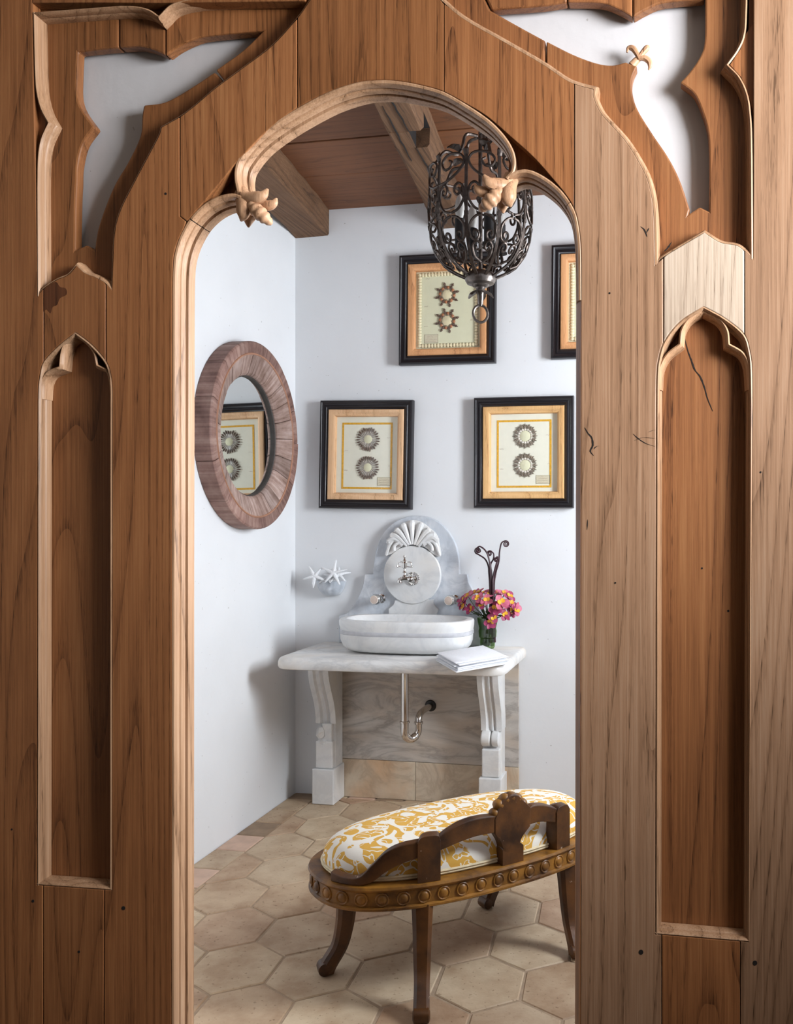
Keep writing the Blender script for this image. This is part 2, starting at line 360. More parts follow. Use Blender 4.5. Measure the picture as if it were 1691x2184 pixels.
def glass_pane():
    m = bpy.data.materials.new('picture_glass'); m.use_nodes = True; N, L = m.node_tree.nodes, m.node_tree.links
    N.remove(N['Principled BSDF']); out = N['Material Output']
    t = N.new('ShaderNodeBsdfTransparent'); g = N.new('ShaderNodeBsdfGlossy'); g.inputs['Roughness'].default_value = 0.05
    mx = N.new('ShaderNodeMixShader'); mx.inputs[0].default_value = 0.04
    L.new(t.outputs[0], mx.inputs[1]); L.new(g.outputs[0], mx.inputs[2]); L.new(mx.outputs[0], out.inputs['Surface'])
    return m
M_GLASS = glass_pane()
def vase_glass():
    m = bpy.data.materials.new('green_vase_glass'); m.use_nodes = True; N, L = m.node_tree.nodes, m.node_tree.links
    N.remove(N['Principled BSDF']); out = N['Material Output']
    t = N.new('ShaderNodeBsdfTransparent'); t.inputs[0].default_value = (0.50, 0.64, 0.36, 1); g = N.new('ShaderNodeBsdfGlossy'); g.inputs['Roughness'].default_value = 0.04
    mx = N.new('ShaderNodeMixShader'); mx.inputs[0].default_value = 0.10
    L.new(t.outputs[0], mx.inputs[1]); L.new(g.outputs[0], mx.inputs[2]); L.new(mx.outputs[0], out.inputs['Surface'])
    return m
M_VASE = vase_glass()
M_MIRR = plain('mirror_glass', (0.80, 0.83, 0.82), 0.015, 1.0)
M_LINEN = plain('white_linen', (0.82, 0.83, 0.86), 0.9, var=0.03, scale=120, bmp=0.1)
M_STAR = plain('bleached_starfish', (0.84, 0.85, 0.86), 0.8, var=0.04, scale=160, bmp=0.3)
M_PETAL = plain('pink_petal', lin((202, 104, 130)), 0.5, var=0.28, scale=40)
M_PETALD = plain('magenta_petal', lin((162, 58, 98)), 0.5, var=0.3, scale=40)
M_YEL = plain('yellow_throat', lin((236, 176, 48)), 0.5, var=0.15, scale=60)
M_STEM = plain('green_stem', lin((52, 68, 30)), 0.5)
M_LEAFG = plain('dark_leaf', lin((44, 58, 30)), 0.5, var=0.3)
M_FERN = plain('plum_fern', lin((58, 26, 36)), 0.5, var=0.3, scale=60)
def gilt_wood(name, c0, c1, chip):
    m, N, L, b = nt(name, 0.42, 0, 0.5)
    tc = N.new('ShaderNodeTexCoord'); a = node(N, 'ShaderNodeTexNoise', Scale=9, Detail=6, Roughness=0.6); L.new(tc.outputs['Object'], a.inputs['Vector'])
    r = ramp(N, [(0.36, c0), (0.66, c1)]); L.new(a.outputs['Fac'], r.inputs[0])
    c = node(N, 'ShaderNodeTexNoise', Scale=26, Detail=8, Roughness=0.7); L.new(tc.outputs['Object'], c.inputs['Vector'])
    cr = ramp(N, [(chip, (0, 0, 0)), (chip + 0.02, (1, 1, 1))]); L.new(c.outputs['Fac'], cr.inputs[0])
    mx = node(N, 'ShaderNodeMix', data_type='RGBA'); L.new(cr.outputs[0], mx.inputs[0]); L.new(r.outputs[0], mx.inputs[6]); mx.inputs[7].default_value = (*lin((196, 178, 160)), 1)
    L.new(mx.outputs[2], b.inputs['Base Color']); bump(N, L, b, c.outputs['Fac'], 0.25, 0.004); return m
M_BENCH = gilt_wood('worn_gilt_walnut', lin((48, 26, 10)), lin((104, 64, 26)), 0.655)
M_GOLD = gilt_wood('old_gold_carving', lin((78, 46, 16)), lin((166, 114, 42)), 0.69)
def damask():
    m, N, L, b = nt('yellow_damask', 0.8, 0, 0.2)
    tc = N.new('ShaderNodeTexCoord')
    def contour(scale, k, dist, lo, hi, det=1.0):
        n = node(N, 'ShaderNodeTexNoise', Scale=scale, Detail=det, Roughness=0.4, Distortion=dist); L.new(tc.outputs['Object'], n.inputs['Vector'])
        mu = node(N, 'ShaderNodeMath', operation='MULTIPLY'); mu.inputs[1].default_value = k; L.new(n.outputs['Fac'], mu.inputs[0])
        pp = node(N, 'ShaderNodeMath', operation='PINGPONG'); pp.inputs[1].default_value = 1; L.new(mu.outputs[0], pp.inputs[0])
        r = ramp(N, [(lo, (0, 0, 0)), (hi, (1, 1, 1))]); L.new(pp.outputs[0], r.inputs[0]); return r
    a = contour(7.0, 9, 1.5, 0.42, 0.45); c = contour(15, 8, 1.6, 0.16, 0.19)
    mx = node(N, 'ShaderNodeMix', data_type='RGBA', blend_type='MULTIPLY'); mx.inputs[0].default_value = 1
    L.new(a.outputs[0], mx.inputs[6]); L.new(c.outputs[0], mx.inputs[7])
    f = node(N, 'ShaderNodeMix', data_type='RGBA'); L.new(mx.outputs[2], f.inputs[0])
    f.inputs[6].default_value = (*lin((240, 234, 222)), 1); f.inputs[7].default_value = (*lin((222, 172, 80)), 1)
    L.new(f.outputs[2], b.inputs['Base Color'])
    wv = node(N, 'ShaderNodeTexNoise', Scale=300, Detail=2); L.new(tc.outputs['Object'], wv.inputs['Vector']); bump(N, L, b, wv.outputs['Fac'], 0.15, 0.002)
    return m
M_DAMASK = damask()
M_PIPING = plain('cream_piping', lin((222, 206, 170)), 0.8, var=0.15, scale=40)

# ================================================================ room shell
def struct(name, m, mat, **kw):
    o = mk(name, m, mat, **kw); o['kind'] = 'structure'; return o
def wall_hole_x(x0, x1, ya, yb, za, zb, hy0, hy1, hz0, hz1):
    return join(box(x0, x1, ya, hy0, za, zb), box(x0, x1, hy1, yb, za, zb), box(x0, x1, hy0, hy1, za, hz0), box(x0, x1, hy0, hy1, hz1, zb))
struct('wall_left', box(XL - 0.15, XL, 2.0, YB + 0.15, -0.05, ZC + 0.1), M_WALL)
struct('wall_back', box(XL, XR + 0.40, YB, YB + 0.15, -0.05, ZC + 0.1), M_WALL)
struct('wall_right', wall_hole_x(XR, XR + 0.40, 2.0, YB, -0.05, ZC + 0.1, 2.72, 3.75, 1.3, 2.55), M_WALL)  # unseen wall, made thick so its window keeps light off the near floor
def win(name, x, y0, y1, z0, z1):
    b = 0.05
    return struct(name, join(box(x, x + .08, y0, y0 + b, z0, z1), box(x, x + .08, y1 - b, y1, z0, z1), box(x, x + .08, y0 + b, y1 - b, z0, z0 + b), box(x, x + .08, y0 + b, y1 - b, z1 - b, z1)), W_DARK)
win('window_1', XR + 0.30, 2.72, 3.75, 1.3, 2.55)
floor = struct('floor', box(XL, XR, 2.0, YB, -0.05, -0.004), M_GROUT); ORG[floor.name] = Vector((0, 0, 0))
ceil = struct('ceiling', box(XL, XR, 2.0, YB, ZC + 0.02, ZC + 0.1), W_DARK)
# ceiling boards
ys = [4.375, 3.936, 3.578, 3.21, 2.86, 2.47, 2.0]
for i in range(len(ys) - 1):
    mk('ceiling_plank', box(XL, XR, ys[i + 1] + 0.002, ys[i] - 0.002, ZC + random.uniform(-.004, .004), ZC + 0.03), W_CEIL, ceil, bevel=0.003)
# wall between the two rooms, seen white through the tracery; arched opening behind the wooden arch
WY0, WY1 = YS + 0.071, YS + 0.18
def wall_front():
    ox0, ox1, top = onY(368, 1500, YS).x - 0.10, onY(1240, 1500, YS).x + 0.10, onY(810, 172, YS).z + 0.06
    cx = (ox0 + ox1) / 2; rx = (ox1 - ox0) / 2; zs = onY(500, 560, YS).z; hz = top - zs
    V, Fc = [], []
    n = 24
    arc = [(cx - rx * math.cos(PI * k / n), zs + hz * math.sin(PI * k / n) ** 0.9) for k in range(n + 1)]
    ms = [box(FX0, ox0, WY0, WY1, -0.05, FZ), box(ox1, FX1, WY0, WY1, -0.05, FZ)]
    for k in range(n):
        (xa, za), (xb, zb) = arc[k], arc[k + 1]
        v = [(xa, WY0, za), (xb, WY0, zb), (xb, WY0, FZ), (xa, WY0, FZ), (xa, WY1, za), (xb, WY1, zb), (xb, WY1, FZ), (xa, WY1, FZ)]
        ms.append((v, [[0, 1, 2, 3], [4, 7, 6, 5], [0, 4, 5, 1], [3, 2, 6, 7]]))
    return join(*ms)
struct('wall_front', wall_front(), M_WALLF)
# the room the picture is taken from
struct('floor_front_room', box(FX0, FX1, FY0, WY0, -0.10, 0.0), M_FLOORF)
struct('ceiling_front_room', box(FX0, FX1, FY0, WY0, FZ, FZ + 0.1), M_FRONT)
struct('wall_front_room_left', box(FX0 - 0.12, FX0, FY0, WY0, -0.05, FZ), M_FRONT)
struct('wall_front_room_rear', box(FX0, FX1, FY0 - 0.12, FY0, -0.05, FZ), M_FRONT)
struct('wall_front_room_right', wall_hole_x(FX1, FX1 + 0.40, FY0, WY0, -0.05, FZ, 0.2, 1.62, 1.78, 2.85), M_FRONT)  # unseen wall, thickness and high sill shaped to dim the screen's lower part
win('window_2', FX1 + 0.30, 0.2, 1.62, 1.78, 2.85)

# ---- floor tiles: hexagons with a border of rectangles along the walls
def clip(poly, nx, ny, c):
    out = []
    for i in range(len(poly)):
        a, b = poly[i], poly[(i + 1) % len(poly)]
        da, db = nx * a[0] + ny * a[1] - c, nx * b[0] + ny * b[1] - c
        if da <= 0: out.append(a)
        if (da < 0 < db) or (db < 0 < da):
            t = da / (da - db); out.append((a[0] + (b[0] - a[0]) * t, a[1] + (b[1] - a[1]) * t))
    return out
def tile_mesh(poly, ins=0.004, t=0.012, wob=0.0025):
    c = (sum(p[0] for p in poly) / len(poly), sum(p[1] for p in poly) / len(poly))
    def inset(p, k):
        d = math.hypot(p[0] - c[0], p[1] - c[1]); return (c[0] + (p[0] - c[0]) * (d - k) / d, c[1] + (p[1] - c[1]) * (d - k) / d)
    lo = [inset((p[0] + random.uniform(-wob, wob), p[1] + random.uniform(-wob, wob)), 0.0055) for p in poly]
    hi = [inset(p, ins) for p in lo]; n = len(poly)
    v = [(p[0], p[1], -t) for p in lo] + [(p[0], p[1], -0.003) for p in lo] + [(p[0], p[1], 0) for p in hi]
    f = [[i + n * k, (i + 1) % n + n * k, (i + 1) % n + n * (k + 1), i + n * (k + 1)] for k in (0, 1) for i in range(n)] + [[2 * n + i for i in range(n)]]
    return v, f
hw, he, hc = 0.132, 0.086, 0.172      # half width, half side edge, half height
HEX = [(-hw, -he), (0, -hc), (hw, -he), (hw, he), (0, hc), (-hw, he)]
rowp = he + hc
rot = math.radians(3.6); cr, sr = math.cos(rot), math.sin(rot)
bx0, by1 = XL + 0.143, YB - 0.045
hexv = []
for k in range(5):
    me = bpy.data.meshes.new('hexagon_tile'); v, f = tile_mesh(HEX); me.from_pydata(v, [], f); me.materials.append(M_TILE); hexv.append(me)
c0 = (-0.868, 2.662)
for r in range(-4, 9):
    for q in range(-8, 10):
        lx, ly = (q + (0.5 if r % 2 else 0)) * 2 * hw, r * rowp
        x, y = c0[0] + lx * cr - ly * sr, c0[1] + lx * sr + ly * cr
        poly = [(x + px * cr - py * sr, y + px * sr + py * cr) for px, py in HEX]
        p2 = poly
        for nx, ny, c in ((-1, 0, -bx0), (0, 1, by1), (1, 0, XR), (0, -1, -2.06)): p2 = clip(p2, nx, ny, c) if p2 else p2
        if len(p2) < 3: continue
        area2 = abs(sum(p2[i][0] * p2[(i + 1) % len(p2)][1] - p2[(i + 1) % len(p2)][0] * p2[i][1] for i in range(len(p2)))) / 2
        if area2 < 0.0022: continue
        if len(p2) == 6 and abs(p2[0][0] - poly[0][0]) + abs(p2[3][1] - poly[3][1]) + abs(p2[5][0] - poly[5][0]) + abs(p2[4][1] - poly[4][1]) < 1e-6:
            o = bpy.data.objects.new('hexagon_tile', hexv[(q * 3 + r) % 5]); COL.objects.link(o)
            o.location = (x, y, random.uniform(-.0008, .0008)); o.rotation_euler = (random.gauss(0, .003), random.gauss(0, .003), rot); o.parent = floor
        else:
            cx, cy = sum(p[0] for p in p2) / len(p2), sum(p[1] for p in p2) / len(p2)
            me = bpy.data.meshes.new('hexagon_tile'); v, f = tile_mesh([(p[0] - cx, p[1] - cy) for p in p2], wob=0); me.from_pydata(v, [], f); me.materials.append(M_TILE)
            o = bpy.data.objects.new('hexagon_tile', me); COL.objects.link(o); o.location = (cx, cy, random.uniform(-.0008, .0008)); o.parent = floor
def border_tile(x0, x1, y0, y1, mat):
    cx, cy = (x0 + x1) / 2, (y0 + y1) / 2
    me = bpy.data.meshes.new('border_tile'); v, f = tile_mesh([(x0 - cx, y0 - cy), (x1 - cx, y0 - cy), (x1 - cx, y1 - cy), (x0 - cx, y1 - cy)], wob=.001); me.from_pydata(v, [], f); me.materials.append(mat)
    o = bpy.data.objects.new('border_tile', me); COL.objects.link(o); o.location = (cx, cy, 0); o.parent = floor
yy = [2.06, 2.25, 2.44, 2.62, 2.80, 2.98, 3.165, 3.35, 3.555, 3.74, 3.915, 4.10, 4.28]
for i in range(len(yy) - 1):
    border_tile(XL, bx0, yy[i], yy[i + 1], {6: M_TILER, 8: M_TILER, 9: M_TILED, 7: M_TILE, 2: M_TILER}.get(i, M_TILE))
xx = [XL, -1.84, -1.68, -1.53, -1.38, -1.23, -1.08, -.93, -.78, -.62, -.46, -.30, -.14, .02, .18, .34, .5, .66, .82, XR]
for i in range(len(xx) - 1):
    border_tile(xx[i], xx[i + 1], by1 - (0.05 if i == 0 else 0), YB, {0: M_TILED, 3: M_TILED, 5: M_TILER, 2: M_TILER, 8: M_TILER}.get(i, M_TILE))

# ================================================================ ceiling beams
def hewn(poly_xy, z0, z1, seed, notch=None):
    """rough squared timber between two end pairs, slightly wavy faces; notch = (t0, t1) cuts a mortise into the right lower edge"""
    rnd = random.Random(seed); (a0, a1), (b0, b1) = poly_xy; V, Fc = [], []
    ts = sorted([i / 22 for i in range(23)])
    if notch: ts = [t_ for t_ in ts if not (notch[0] - .01 < t_ < notch[1] + .01)] + [notch[0], notch[0] + .001, notch[1], notch[1] + .001]; ts.sort()
    j = lambda s=.004: rnd.uniform(-s, s); c = .012
    for t_ in ts:
        l = Vector(a0).lerp(Vector(b0), t_); r = Vector(a1).lerp(Vector(b1), t_); wd = r - l
        inn = notch and notch[0] + .0005 < t_ < notch[1] + .0005
        if inn: sec = ((l, 0, z1), (l, 0, z0 + c), (l, c, z0), (l + wd * .60, 0, z0), (l + wd * .60, 0, z0 + .075), (r, 0, z0 + .075), (r, 0, z1))
        else: sec = ((l, j(), z1), (l, j(), z0 + c + j()), (l, c + j(), z0 + j(.003)), (l + wd * .60, 0, z0 + j(.001)), (r, -c + j(), z0 + j(.003)), (r, j(), z0 + c + j()), (r, j(), z1))
        for p, dx, z in sec: V.append((p.x + dx, p.y, z))
    m, n = 7, len(ts) - 1
    for i in range(n):
        for k in range(m): Fc.append([i * m + k, i * m + (k + 1) % m, (i + 1) * m + (k + 1) % m, (i + 1) * m + k])
    Fc += [list(range(m)), [n * m + k for k in range(m)]]
    return V, Fc
t = thing('timber_beam', (-1.86, 3.4, 2.91), 'rough hewn ceiling beam that meets the back wall in the room corner', 'beam')
mk('timber', hewn((((-1.74, 2.15), (-1.545, 2.15)), ((-1.985, 4.374), (-1.79, 4.374))), 2.905, ZC + 0.01, 3), W_BEAM, t)
t = thing('timber_beam', (-1.1, 3.3, 2.91), 'rough hewn ceiling beam with a dark mortise hole, behind the lantern', 'beam')
mk('timber', hewn((((-0.99, 2.15), (-0.845, 2.15)), ((-1.215, 4.374), (-1.07, 4.374))), 2.905, ZC + 0.01, 5, (.50, .565)), W_BEAM, t)
def beam_pt(t_, s, z):
    l = Vector((-0.99, 2.15)).lerp(Vector((-1.215, 4.374)), t_); return Vector((l.x + s * .145, l.y, z))
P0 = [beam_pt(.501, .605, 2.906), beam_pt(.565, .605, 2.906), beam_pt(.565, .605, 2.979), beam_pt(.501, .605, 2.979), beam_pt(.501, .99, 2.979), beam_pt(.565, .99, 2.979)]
mk('mortise_shade', (P0, [[0, 1, 2, 3], [3, 2, 5, 4]]), M_CRACK_SHADE, t)  # near-black sheets inside the notch: its shade put into the colour
for (ta, sa, tb, sb) in ((.34, .50, .50, .62), (.565, .62, .80, .80), (.40, .25, .62, .30)):
    n = 10; lo, hi = [], []
    for i in range(n + 1):
        p = beam_pt(ta + (tb - ta) * i / n, sa + (sb - sa) * i / n + random.uniform(-.015, .015), 2.9012); wd = .0022 * math.sin(PI * i / n) + .0002
        lo.append((p.x - wd, p.y)); hi.append((p.x + wd, p.y))
    mk('drying_crack', prism(lo + hi[::-1], lambda p, q, d: (p, q, d), 2.9005, 2.909), M_CRACK_SHADE, t)

# ================================================================ carved wooden screen
SCR = thing('carved_screen', (-0.7, YS + 0.03, 0.0), 'carved cedar screen with gothic tracery and a cusped arch doorway', 'screen')
def px(pts, s=0.0): return [(lambda p: (p.x, p.z))(onY(u, v, YS + s)) for u, v in pts]
def board(name, pts, s0, s1, mat, bevel=0.0012, parent=SCR):
    return mk(name, prism(px(pts, s0), lambda p, q, d: (p, YS + d, q), s0, s1), mat, parent, bevel=bevel, seg=2)
def cr2(pts, n=5): return [(p[0], p[1]) for p in spl([(a, b, 0) for a, b in pts], n)]
# --- key contours, in photo pixels on the front face
ARCH = cr2([(367, 600), (369, 554), (376, 522), (388, 494), (404, 466), (434.6, 430.5), (476, 381), (505, 345), (559, 288), (600, 254), (637.5, 227), (700, 194.5), (760, 175), (805, 170), (845, 171.5), (890, 179), (944, 194), (993, 220), (1039, 248), (1088, 290), (1138, 335), (1179, 381), (1212, 422), (1228, 455), (1236, 497), (1239, 540), (1239, 600)], 4)
def arch_between(x0, x1, left=None): return [p for p in ARCH if x0 < p[0] < x1]
AL = cr2([(238, 618), (240, 570), (244, 497), (257, 447), (290, 381), (323, 319), (339, 288), (344, 271)])      # left ogee, lower run
AL2 = cr2([(344, 271), (383, 249), (414, 226), (459, 188), (517, 145), (580, 97), (633, 39), (658, 4), (700, -60)])
AR = cr2([(1266, 190), (1266, 207), (1281, 240), (1306, 269), (1335, 302), (1364, 348), (1384, 393), (1394, 455), (1397, 565)])
AR2 = cr2([(880, -60), (947, 6), (993, 43), (1074, 89), (1157, 137), (1206, 170), (1235, 182), (1266, 190)])
OGL = cr2([(79, 632), (92, 616), (120, 597), (145, 586), (163, 566)]); OGR = cr2([(163, 566), (180, 582), (205, 592), (225, 604), (238, 618)])
OHL = cr2([(1397, 565), (1415, 548), (1459, 521), (1502, 496)]); OHR = cr2([(1502, 496), (1537, 517), (1570, 523), (1587, 534), (1606, 553)])
PAL = cr2([(80, 860), (81, 825), (85, 796), (93, 770), (125, 736), (160, 708)]); PAR = cr2([(160, 708), (195, 735), (226, 771), (236, 800), (239, 830), (239, 860)])
PBL = cr2([(1399, 860), (1400, 800), (1404, 765), (1416, 728), (1450, 685), (1500, 653)]); PBR = cr2([(1500, 653), (1545, 678), (1587, 713), (1600, 752), (1604, 790), (1605, 860)])
before = lambda pts, x: [p for p in pts if p[0] < x - .5]
after = lambda pts, x: [p for p in pts if p[0] > x + .5]
T = 0.03
bd = lambda name, pts, mat: board(name, pts, 0.0, T, mat, bevel=0.0018)
bd('outer_stile', [(-150, -120), (66, -120), (71, 160), (76, 400), (79, 632)] + before(OGL[1:], 92) + [(92, 616), (92, 772)] + [p for p in PAL[::-1] if p[0] < 92] + [(78, 1888), (91, 1889), (91, 2420), (-150, 2420)], W_SCREEN)
bd('middle_board', [(93.6, 772), (93.6, 616)] + after(OGL, 93) + before(OGR, 225) + [(224.4, 605), (224.4, 770)] + [p for p in PAR[::-1] if p[0] < 225] + [p for p in PAL[::-1] if p[0] > 93], W_SCREEN)
bd('middle_board', [(92.5, 1889), (221.2, 1898), (219.2, 2420), (92.5, 2420)], W_SCREEN)
bd('inner_stile', [(226.4, 605), (238, 618)] + AL[1:] + [(382, 250), (382.5, 461), (396, 472)] + [p for p in ARCH[::-1] if p[0] < 394] + [(365, 2420), (221, 2420), (223, 1898), (238, 1899)] + [p for p in PAR[::-1] if p[0] > 226] + [(226.4, 772)], W_SCREEN)
bd('arch_board', [(384, 461), (384, 249)] + [p for p in AL2 if 386 < p[0] < 632] + [(633, 40), (633, 229)] + [p for p in ARCH[::-1] if 400 < p[0] < 632] + [(397.5, 471)], W_SCREEN)
bd('keystone_board', [(634.5, 229), (634.5, 38)] + [p for p in AL2 if p[0] > 636] + [(790, -100)] + [p for p in AR2 if p[0] < 945] + [(946, 8), (946, 194)] + [p for p in ARCH[::-1] if 636 < p[0] < 945], W_DARK)
bd('arch_board', [(947.5, 195), (947.5, 9)] + [p for p in AR2 if 949 < p[0] < 1223] + [(1223.5, 178), (1223.5, 443)] + [p for p in ARCH[::-1] if 949 < p[0] < 1222], W_SCREEN)
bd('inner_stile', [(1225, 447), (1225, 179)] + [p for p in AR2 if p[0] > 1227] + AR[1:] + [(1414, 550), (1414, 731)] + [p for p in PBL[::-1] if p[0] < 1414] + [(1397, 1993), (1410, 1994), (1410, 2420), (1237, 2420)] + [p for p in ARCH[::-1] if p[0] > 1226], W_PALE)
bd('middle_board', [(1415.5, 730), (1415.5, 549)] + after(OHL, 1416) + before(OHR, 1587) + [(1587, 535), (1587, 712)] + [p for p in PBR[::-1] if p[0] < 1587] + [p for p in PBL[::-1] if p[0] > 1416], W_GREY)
bd('middle_board', [(1411.5, 1994), (1578, 2008), (1578, 2420), (1411.5, 2420)], W_SCREEN)
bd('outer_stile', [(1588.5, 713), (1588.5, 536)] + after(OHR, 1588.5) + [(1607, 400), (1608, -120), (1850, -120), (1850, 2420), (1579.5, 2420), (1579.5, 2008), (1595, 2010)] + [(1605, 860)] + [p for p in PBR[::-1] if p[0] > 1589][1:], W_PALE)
bd('top_rail', [(67, -120), (700, -120), (650, 2), (500, 4), (340, 6), (200, 5), (68, 6)], W_SCREEN)
bd('top_rail', [(860, -120), (1607, -120), (1607, -55), (940, -55)], W_SCREEN)

# --- moulding profiles: (inset, depth)
OV = [(0, 0.001), (0.003, -0.0008), (0.006, 0.002), (0.0075, 0.008), (0.008, 0.014), (0.0065, 0.0155), (0.0085, 0.017), (0.0105, 0.021), (0.0115, 0.030), (0.0115, 0.034), (-0.006, 0.034)]
def mould(name, pts, prof=OV, mat=W_TRIM, parent=SCR):
    return mk(name, sweep(px(pts), prof, YS), mat, parent, smooth=True)
# path directions keep the opening on the right hand side
CUSPL = [(79, 632), (78.5, 500), (78, 400)] + cr2([(78, 400), (79.5, 335), (86, 296), (101, 262)])[1:] + cr2([(101, 262), (87, 236), (78, 205), (73.5, 160), (70, 26)])[1:]
mould('spandrel_moulding', CUSPL)
TOPL = [(70, 26)] + cr2([(255, 12), (290, 13), (318, 20), (338, 33)]) + cr2([(338, 33), (365, 8), (410, -4), (470, -8)])[1:] + [(660, -14)]
mould('spandrel_moulding', TOPL)
mould('spandrel_moulding', (OGR[::-1] + OGL[::-1][1:]), [(0, 0.0), (0.003, 0.001), (0.006, 0.006), (0.008, 0.016), (0.008, 0.034), (-0.006, 0.034)])
mould('spandrel_moulding', AL2[::-1] + AL[::-1][1:], [(0, 0.0), (0.002, 0.001), (0.004, 0.005), (0.004, 0.034), (-0.006, 0.034)])
mould('spandrel_moulding', OHR[::-1] + OHL[::-1][1:], [(0, 0.0), (0.003, 0.001), (0.006, 0.006), (0.008, 0.016), (0.008, 0.034), (-0.006, 0.034)])
mould('spandrel_moulding', AR[::-1] + AR2[::-1][1:], [(0, 0.0), (0.004, 0.0), (0.008, 0.004), (0.010, 0.012), (0.010, 0.034), (-0.006, 0.034)])
CUSPR = [(1594, -90), (1593.5, 10)] + cr2([(1593.5, 10), (1590, 70), (1577, 105), (1554, 138)])[1:] + cr2([(1554, 138), (1579, 165), (1596, 205), (1603, 262), (1605, 340)])[1:] + [(1606, 553)]
mould('spandrel_moulding', CUSPR)
# --- tracery layer behind the front boards
B0, B1 = 0.034, 0.062
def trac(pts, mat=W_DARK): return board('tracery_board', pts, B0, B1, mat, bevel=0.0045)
L1 = cr2([(252.5, 101), (210, 105), (165.6, 110)]) + cr2([(165.6, 110), (164, 150), (163.5, 199), (174, 232), (201, 270)])[1:] + cr2([(201, 270), (176, 306), (165, 350), (163, 390), (161, 435), (159.5, 534)])[1:] + [(184, 522), (200, 532)]
L2 = cr2([(201, 532), (207, 493), (221.5, 447), (244, 393), (273, 344), (298, 290), (302, 248), (306, 223.5)]) + cr2([(306, 223.5), (344, 219), (372.6, 207), (414, 182), (457, 153)])[1:]
trac(L1 + L2[1:] + [(490, 190), (420, 250), (395, 275), (355, 320), (300, 420), (270, 520), (260, 660), (40, 660), (40, -60), (252.5, -60)])
L3 = cr2([(460, 149), (517, 108), (561, 66)], 3) + cr2([(561, 66), (520, 69), (464, 74.5), (422, 81), (381, 99), (353.5, 118)])[1:]
trac(L3 + [(353.5, -60), (760, -60), (690, 20), (491, 189)])
trac(cr2([(352, 118), (323, 105.6), (290, 99), (254, 101)]) + [(254, -60), (352, -60)])
R1 = cr2([(1045, 20.7), (1115, 60), (1163, 86)])
trac(R1 + [(1163, 165), (1060, 110), (960, 50), (870, -70), (1000, -70)], W_SCREEN)
R2 = cr2([(1165, 87), (1223, 116), (1272, 134), (1306, 138.5), (1334, 132)]) + cr2([(1359, 141), (1349, 165), (1348, 194), (1359, 232), (1392, 286), (1425, 335), (1450, 385), (1471, 447)]) + [(1468, 457)]
R3 = [(1468, 457), (1492, 441), (1512, 451)] + cr2([(1512, 451), (1512.6, 373), (1510.5, 290), (1498, 240), (1480, 200), (1450, 176)])[1:] + cr2([(1450, 176), (1471, 153), (1494, 118), (1503, 83), (1504, -2)])[1:]
trac(R2 + R3[1:] + [(1520, -120), (1660, -120), (1660, 620), (1370, 620), (1365, 450), (1330, 340), (1245, 250), (1240, 210), (1165, 166)], W_SCREEN)
trac(cr2([(1502, -3), (1442, 2), (1405, 8), (1376, 21), (1350, 36)]) + [(1350, -120), (1502, -120)], W_SCREEN)
trac(cr2([(1348, 36), (1322, 21), (1281, 6), (1211, 4)]) + [(1211, -120), (1348, -120)], W_SCREEN)
trac(cr2([(1209, 4), (1157, 12), (1047, 20)]) + [(1005, -70), (1040, -120), (1209, -120)], W_SCREEN)
fz = YS + B0 + 0.012
fl = mk('fleur_finial', tube([onY(u, v, fz) for u, v in ((1347, 140), (1356, 130), (1365, 122))], [.009, .008, .0065], 10, .8, up=(0, 1, 0)), W_LEAF, SCR, smooth=True)
for pts, rad in (([(1364, 126), (1357, 113), (1349, 103), (1340, 103), (1337, 112)], [.005, .0055, .006, .0045, .002]), ([(1363, 124), (1371, 112), (1380, 102), (1385, 99)], [.005, .006, .0062, .002]), ([(1362, 124), (1374, 124), (1384, 131), (1386, 141), (1383, 149)], [.005, .006, .006, .0045, .0015])):
    mk('finial_lobe', tube(spl([onY(u, v, fz - .004) for u, v in pts], 4), [q.x for q in spl([Vector((r, 0, 0)) for r in rad], 4)], 8, .9, up=(0, 1, 0)), W_LEAF, fl, smooth=True)
board('eyelet_board', [(64, 195), (77, 203), (87, 236), (100, 262), (88, 290), (80, 332), (70, 340)], 0.014, 0.03, W_SCREEN, bevel=0)
board('eyelet_board', [(1614, 40), (1592, 70), (1579, 105), (1557, 138), (1581, 165), (1598, 205), (1612, 262)], 0.014, 0.03, W_SCREEN, bevel=0)
# --- tall blind panels with cusped heads
PANEL_S = 0.036
p1 = board('blind_panel', [(60, 640), (260, 640), (260, 1960), (60, 1960)], PANEL_S, 0.06, W_SCREEN, bevel=0)
p2 = board('blind_panel', [(1380, 600), (1625, 600), (1625, 2060), (1380, 2060)], PANEL_S, 0.06, W_SCREEN, bevel=0)
mould('panel_moulding', [(79, 1888)] + PAL + PAR[1:] + [(238.5, 1899), (79, 1888)], OV)
mould('panel_moulding', [(1397.5, 1993)] + PBL + PBR[1:] + [(1600, 2010), (1397.5, 1993)], OV)
CU = [(0, 0.006), (0.003, 0.003), (0.007, 0.006), (0.010, 0.012), (0.0125, 0.024), (0.0125, 0.037), (-0.002, 0.037)]
mould('cusped_head', [(80, 850)] + cr2([(80, 850), (83, 815), (96, 792), (122, 780)])[1:] + cr2([(122, 780), (126, 748), (138, 722), (161, 710)])[1:] + cr2([(161, 710), (185, 728), (200, 750), (206, 777)])[1:] + cr2([(206, 777), (226, 788), (234, 808), (238, 850)])[1:], CU, W_TRIM)
mould('cusped_head', [(1400, 830)] + cr2([(1400, 830), (1404, 785), (1420, 754), (1447, 732)])[1:] + cr2([(1447, 732), (1451, 702), (1468, 676), (1500, 657)])[1:] + cr2([(1500, 657), (1535, 676), (1553, 702), (1557, 732)])[1:] + cr2([(1557, 732), (1586, 750), (1600, 780), (1604, 830)])[1:], CU, W_TRIM)
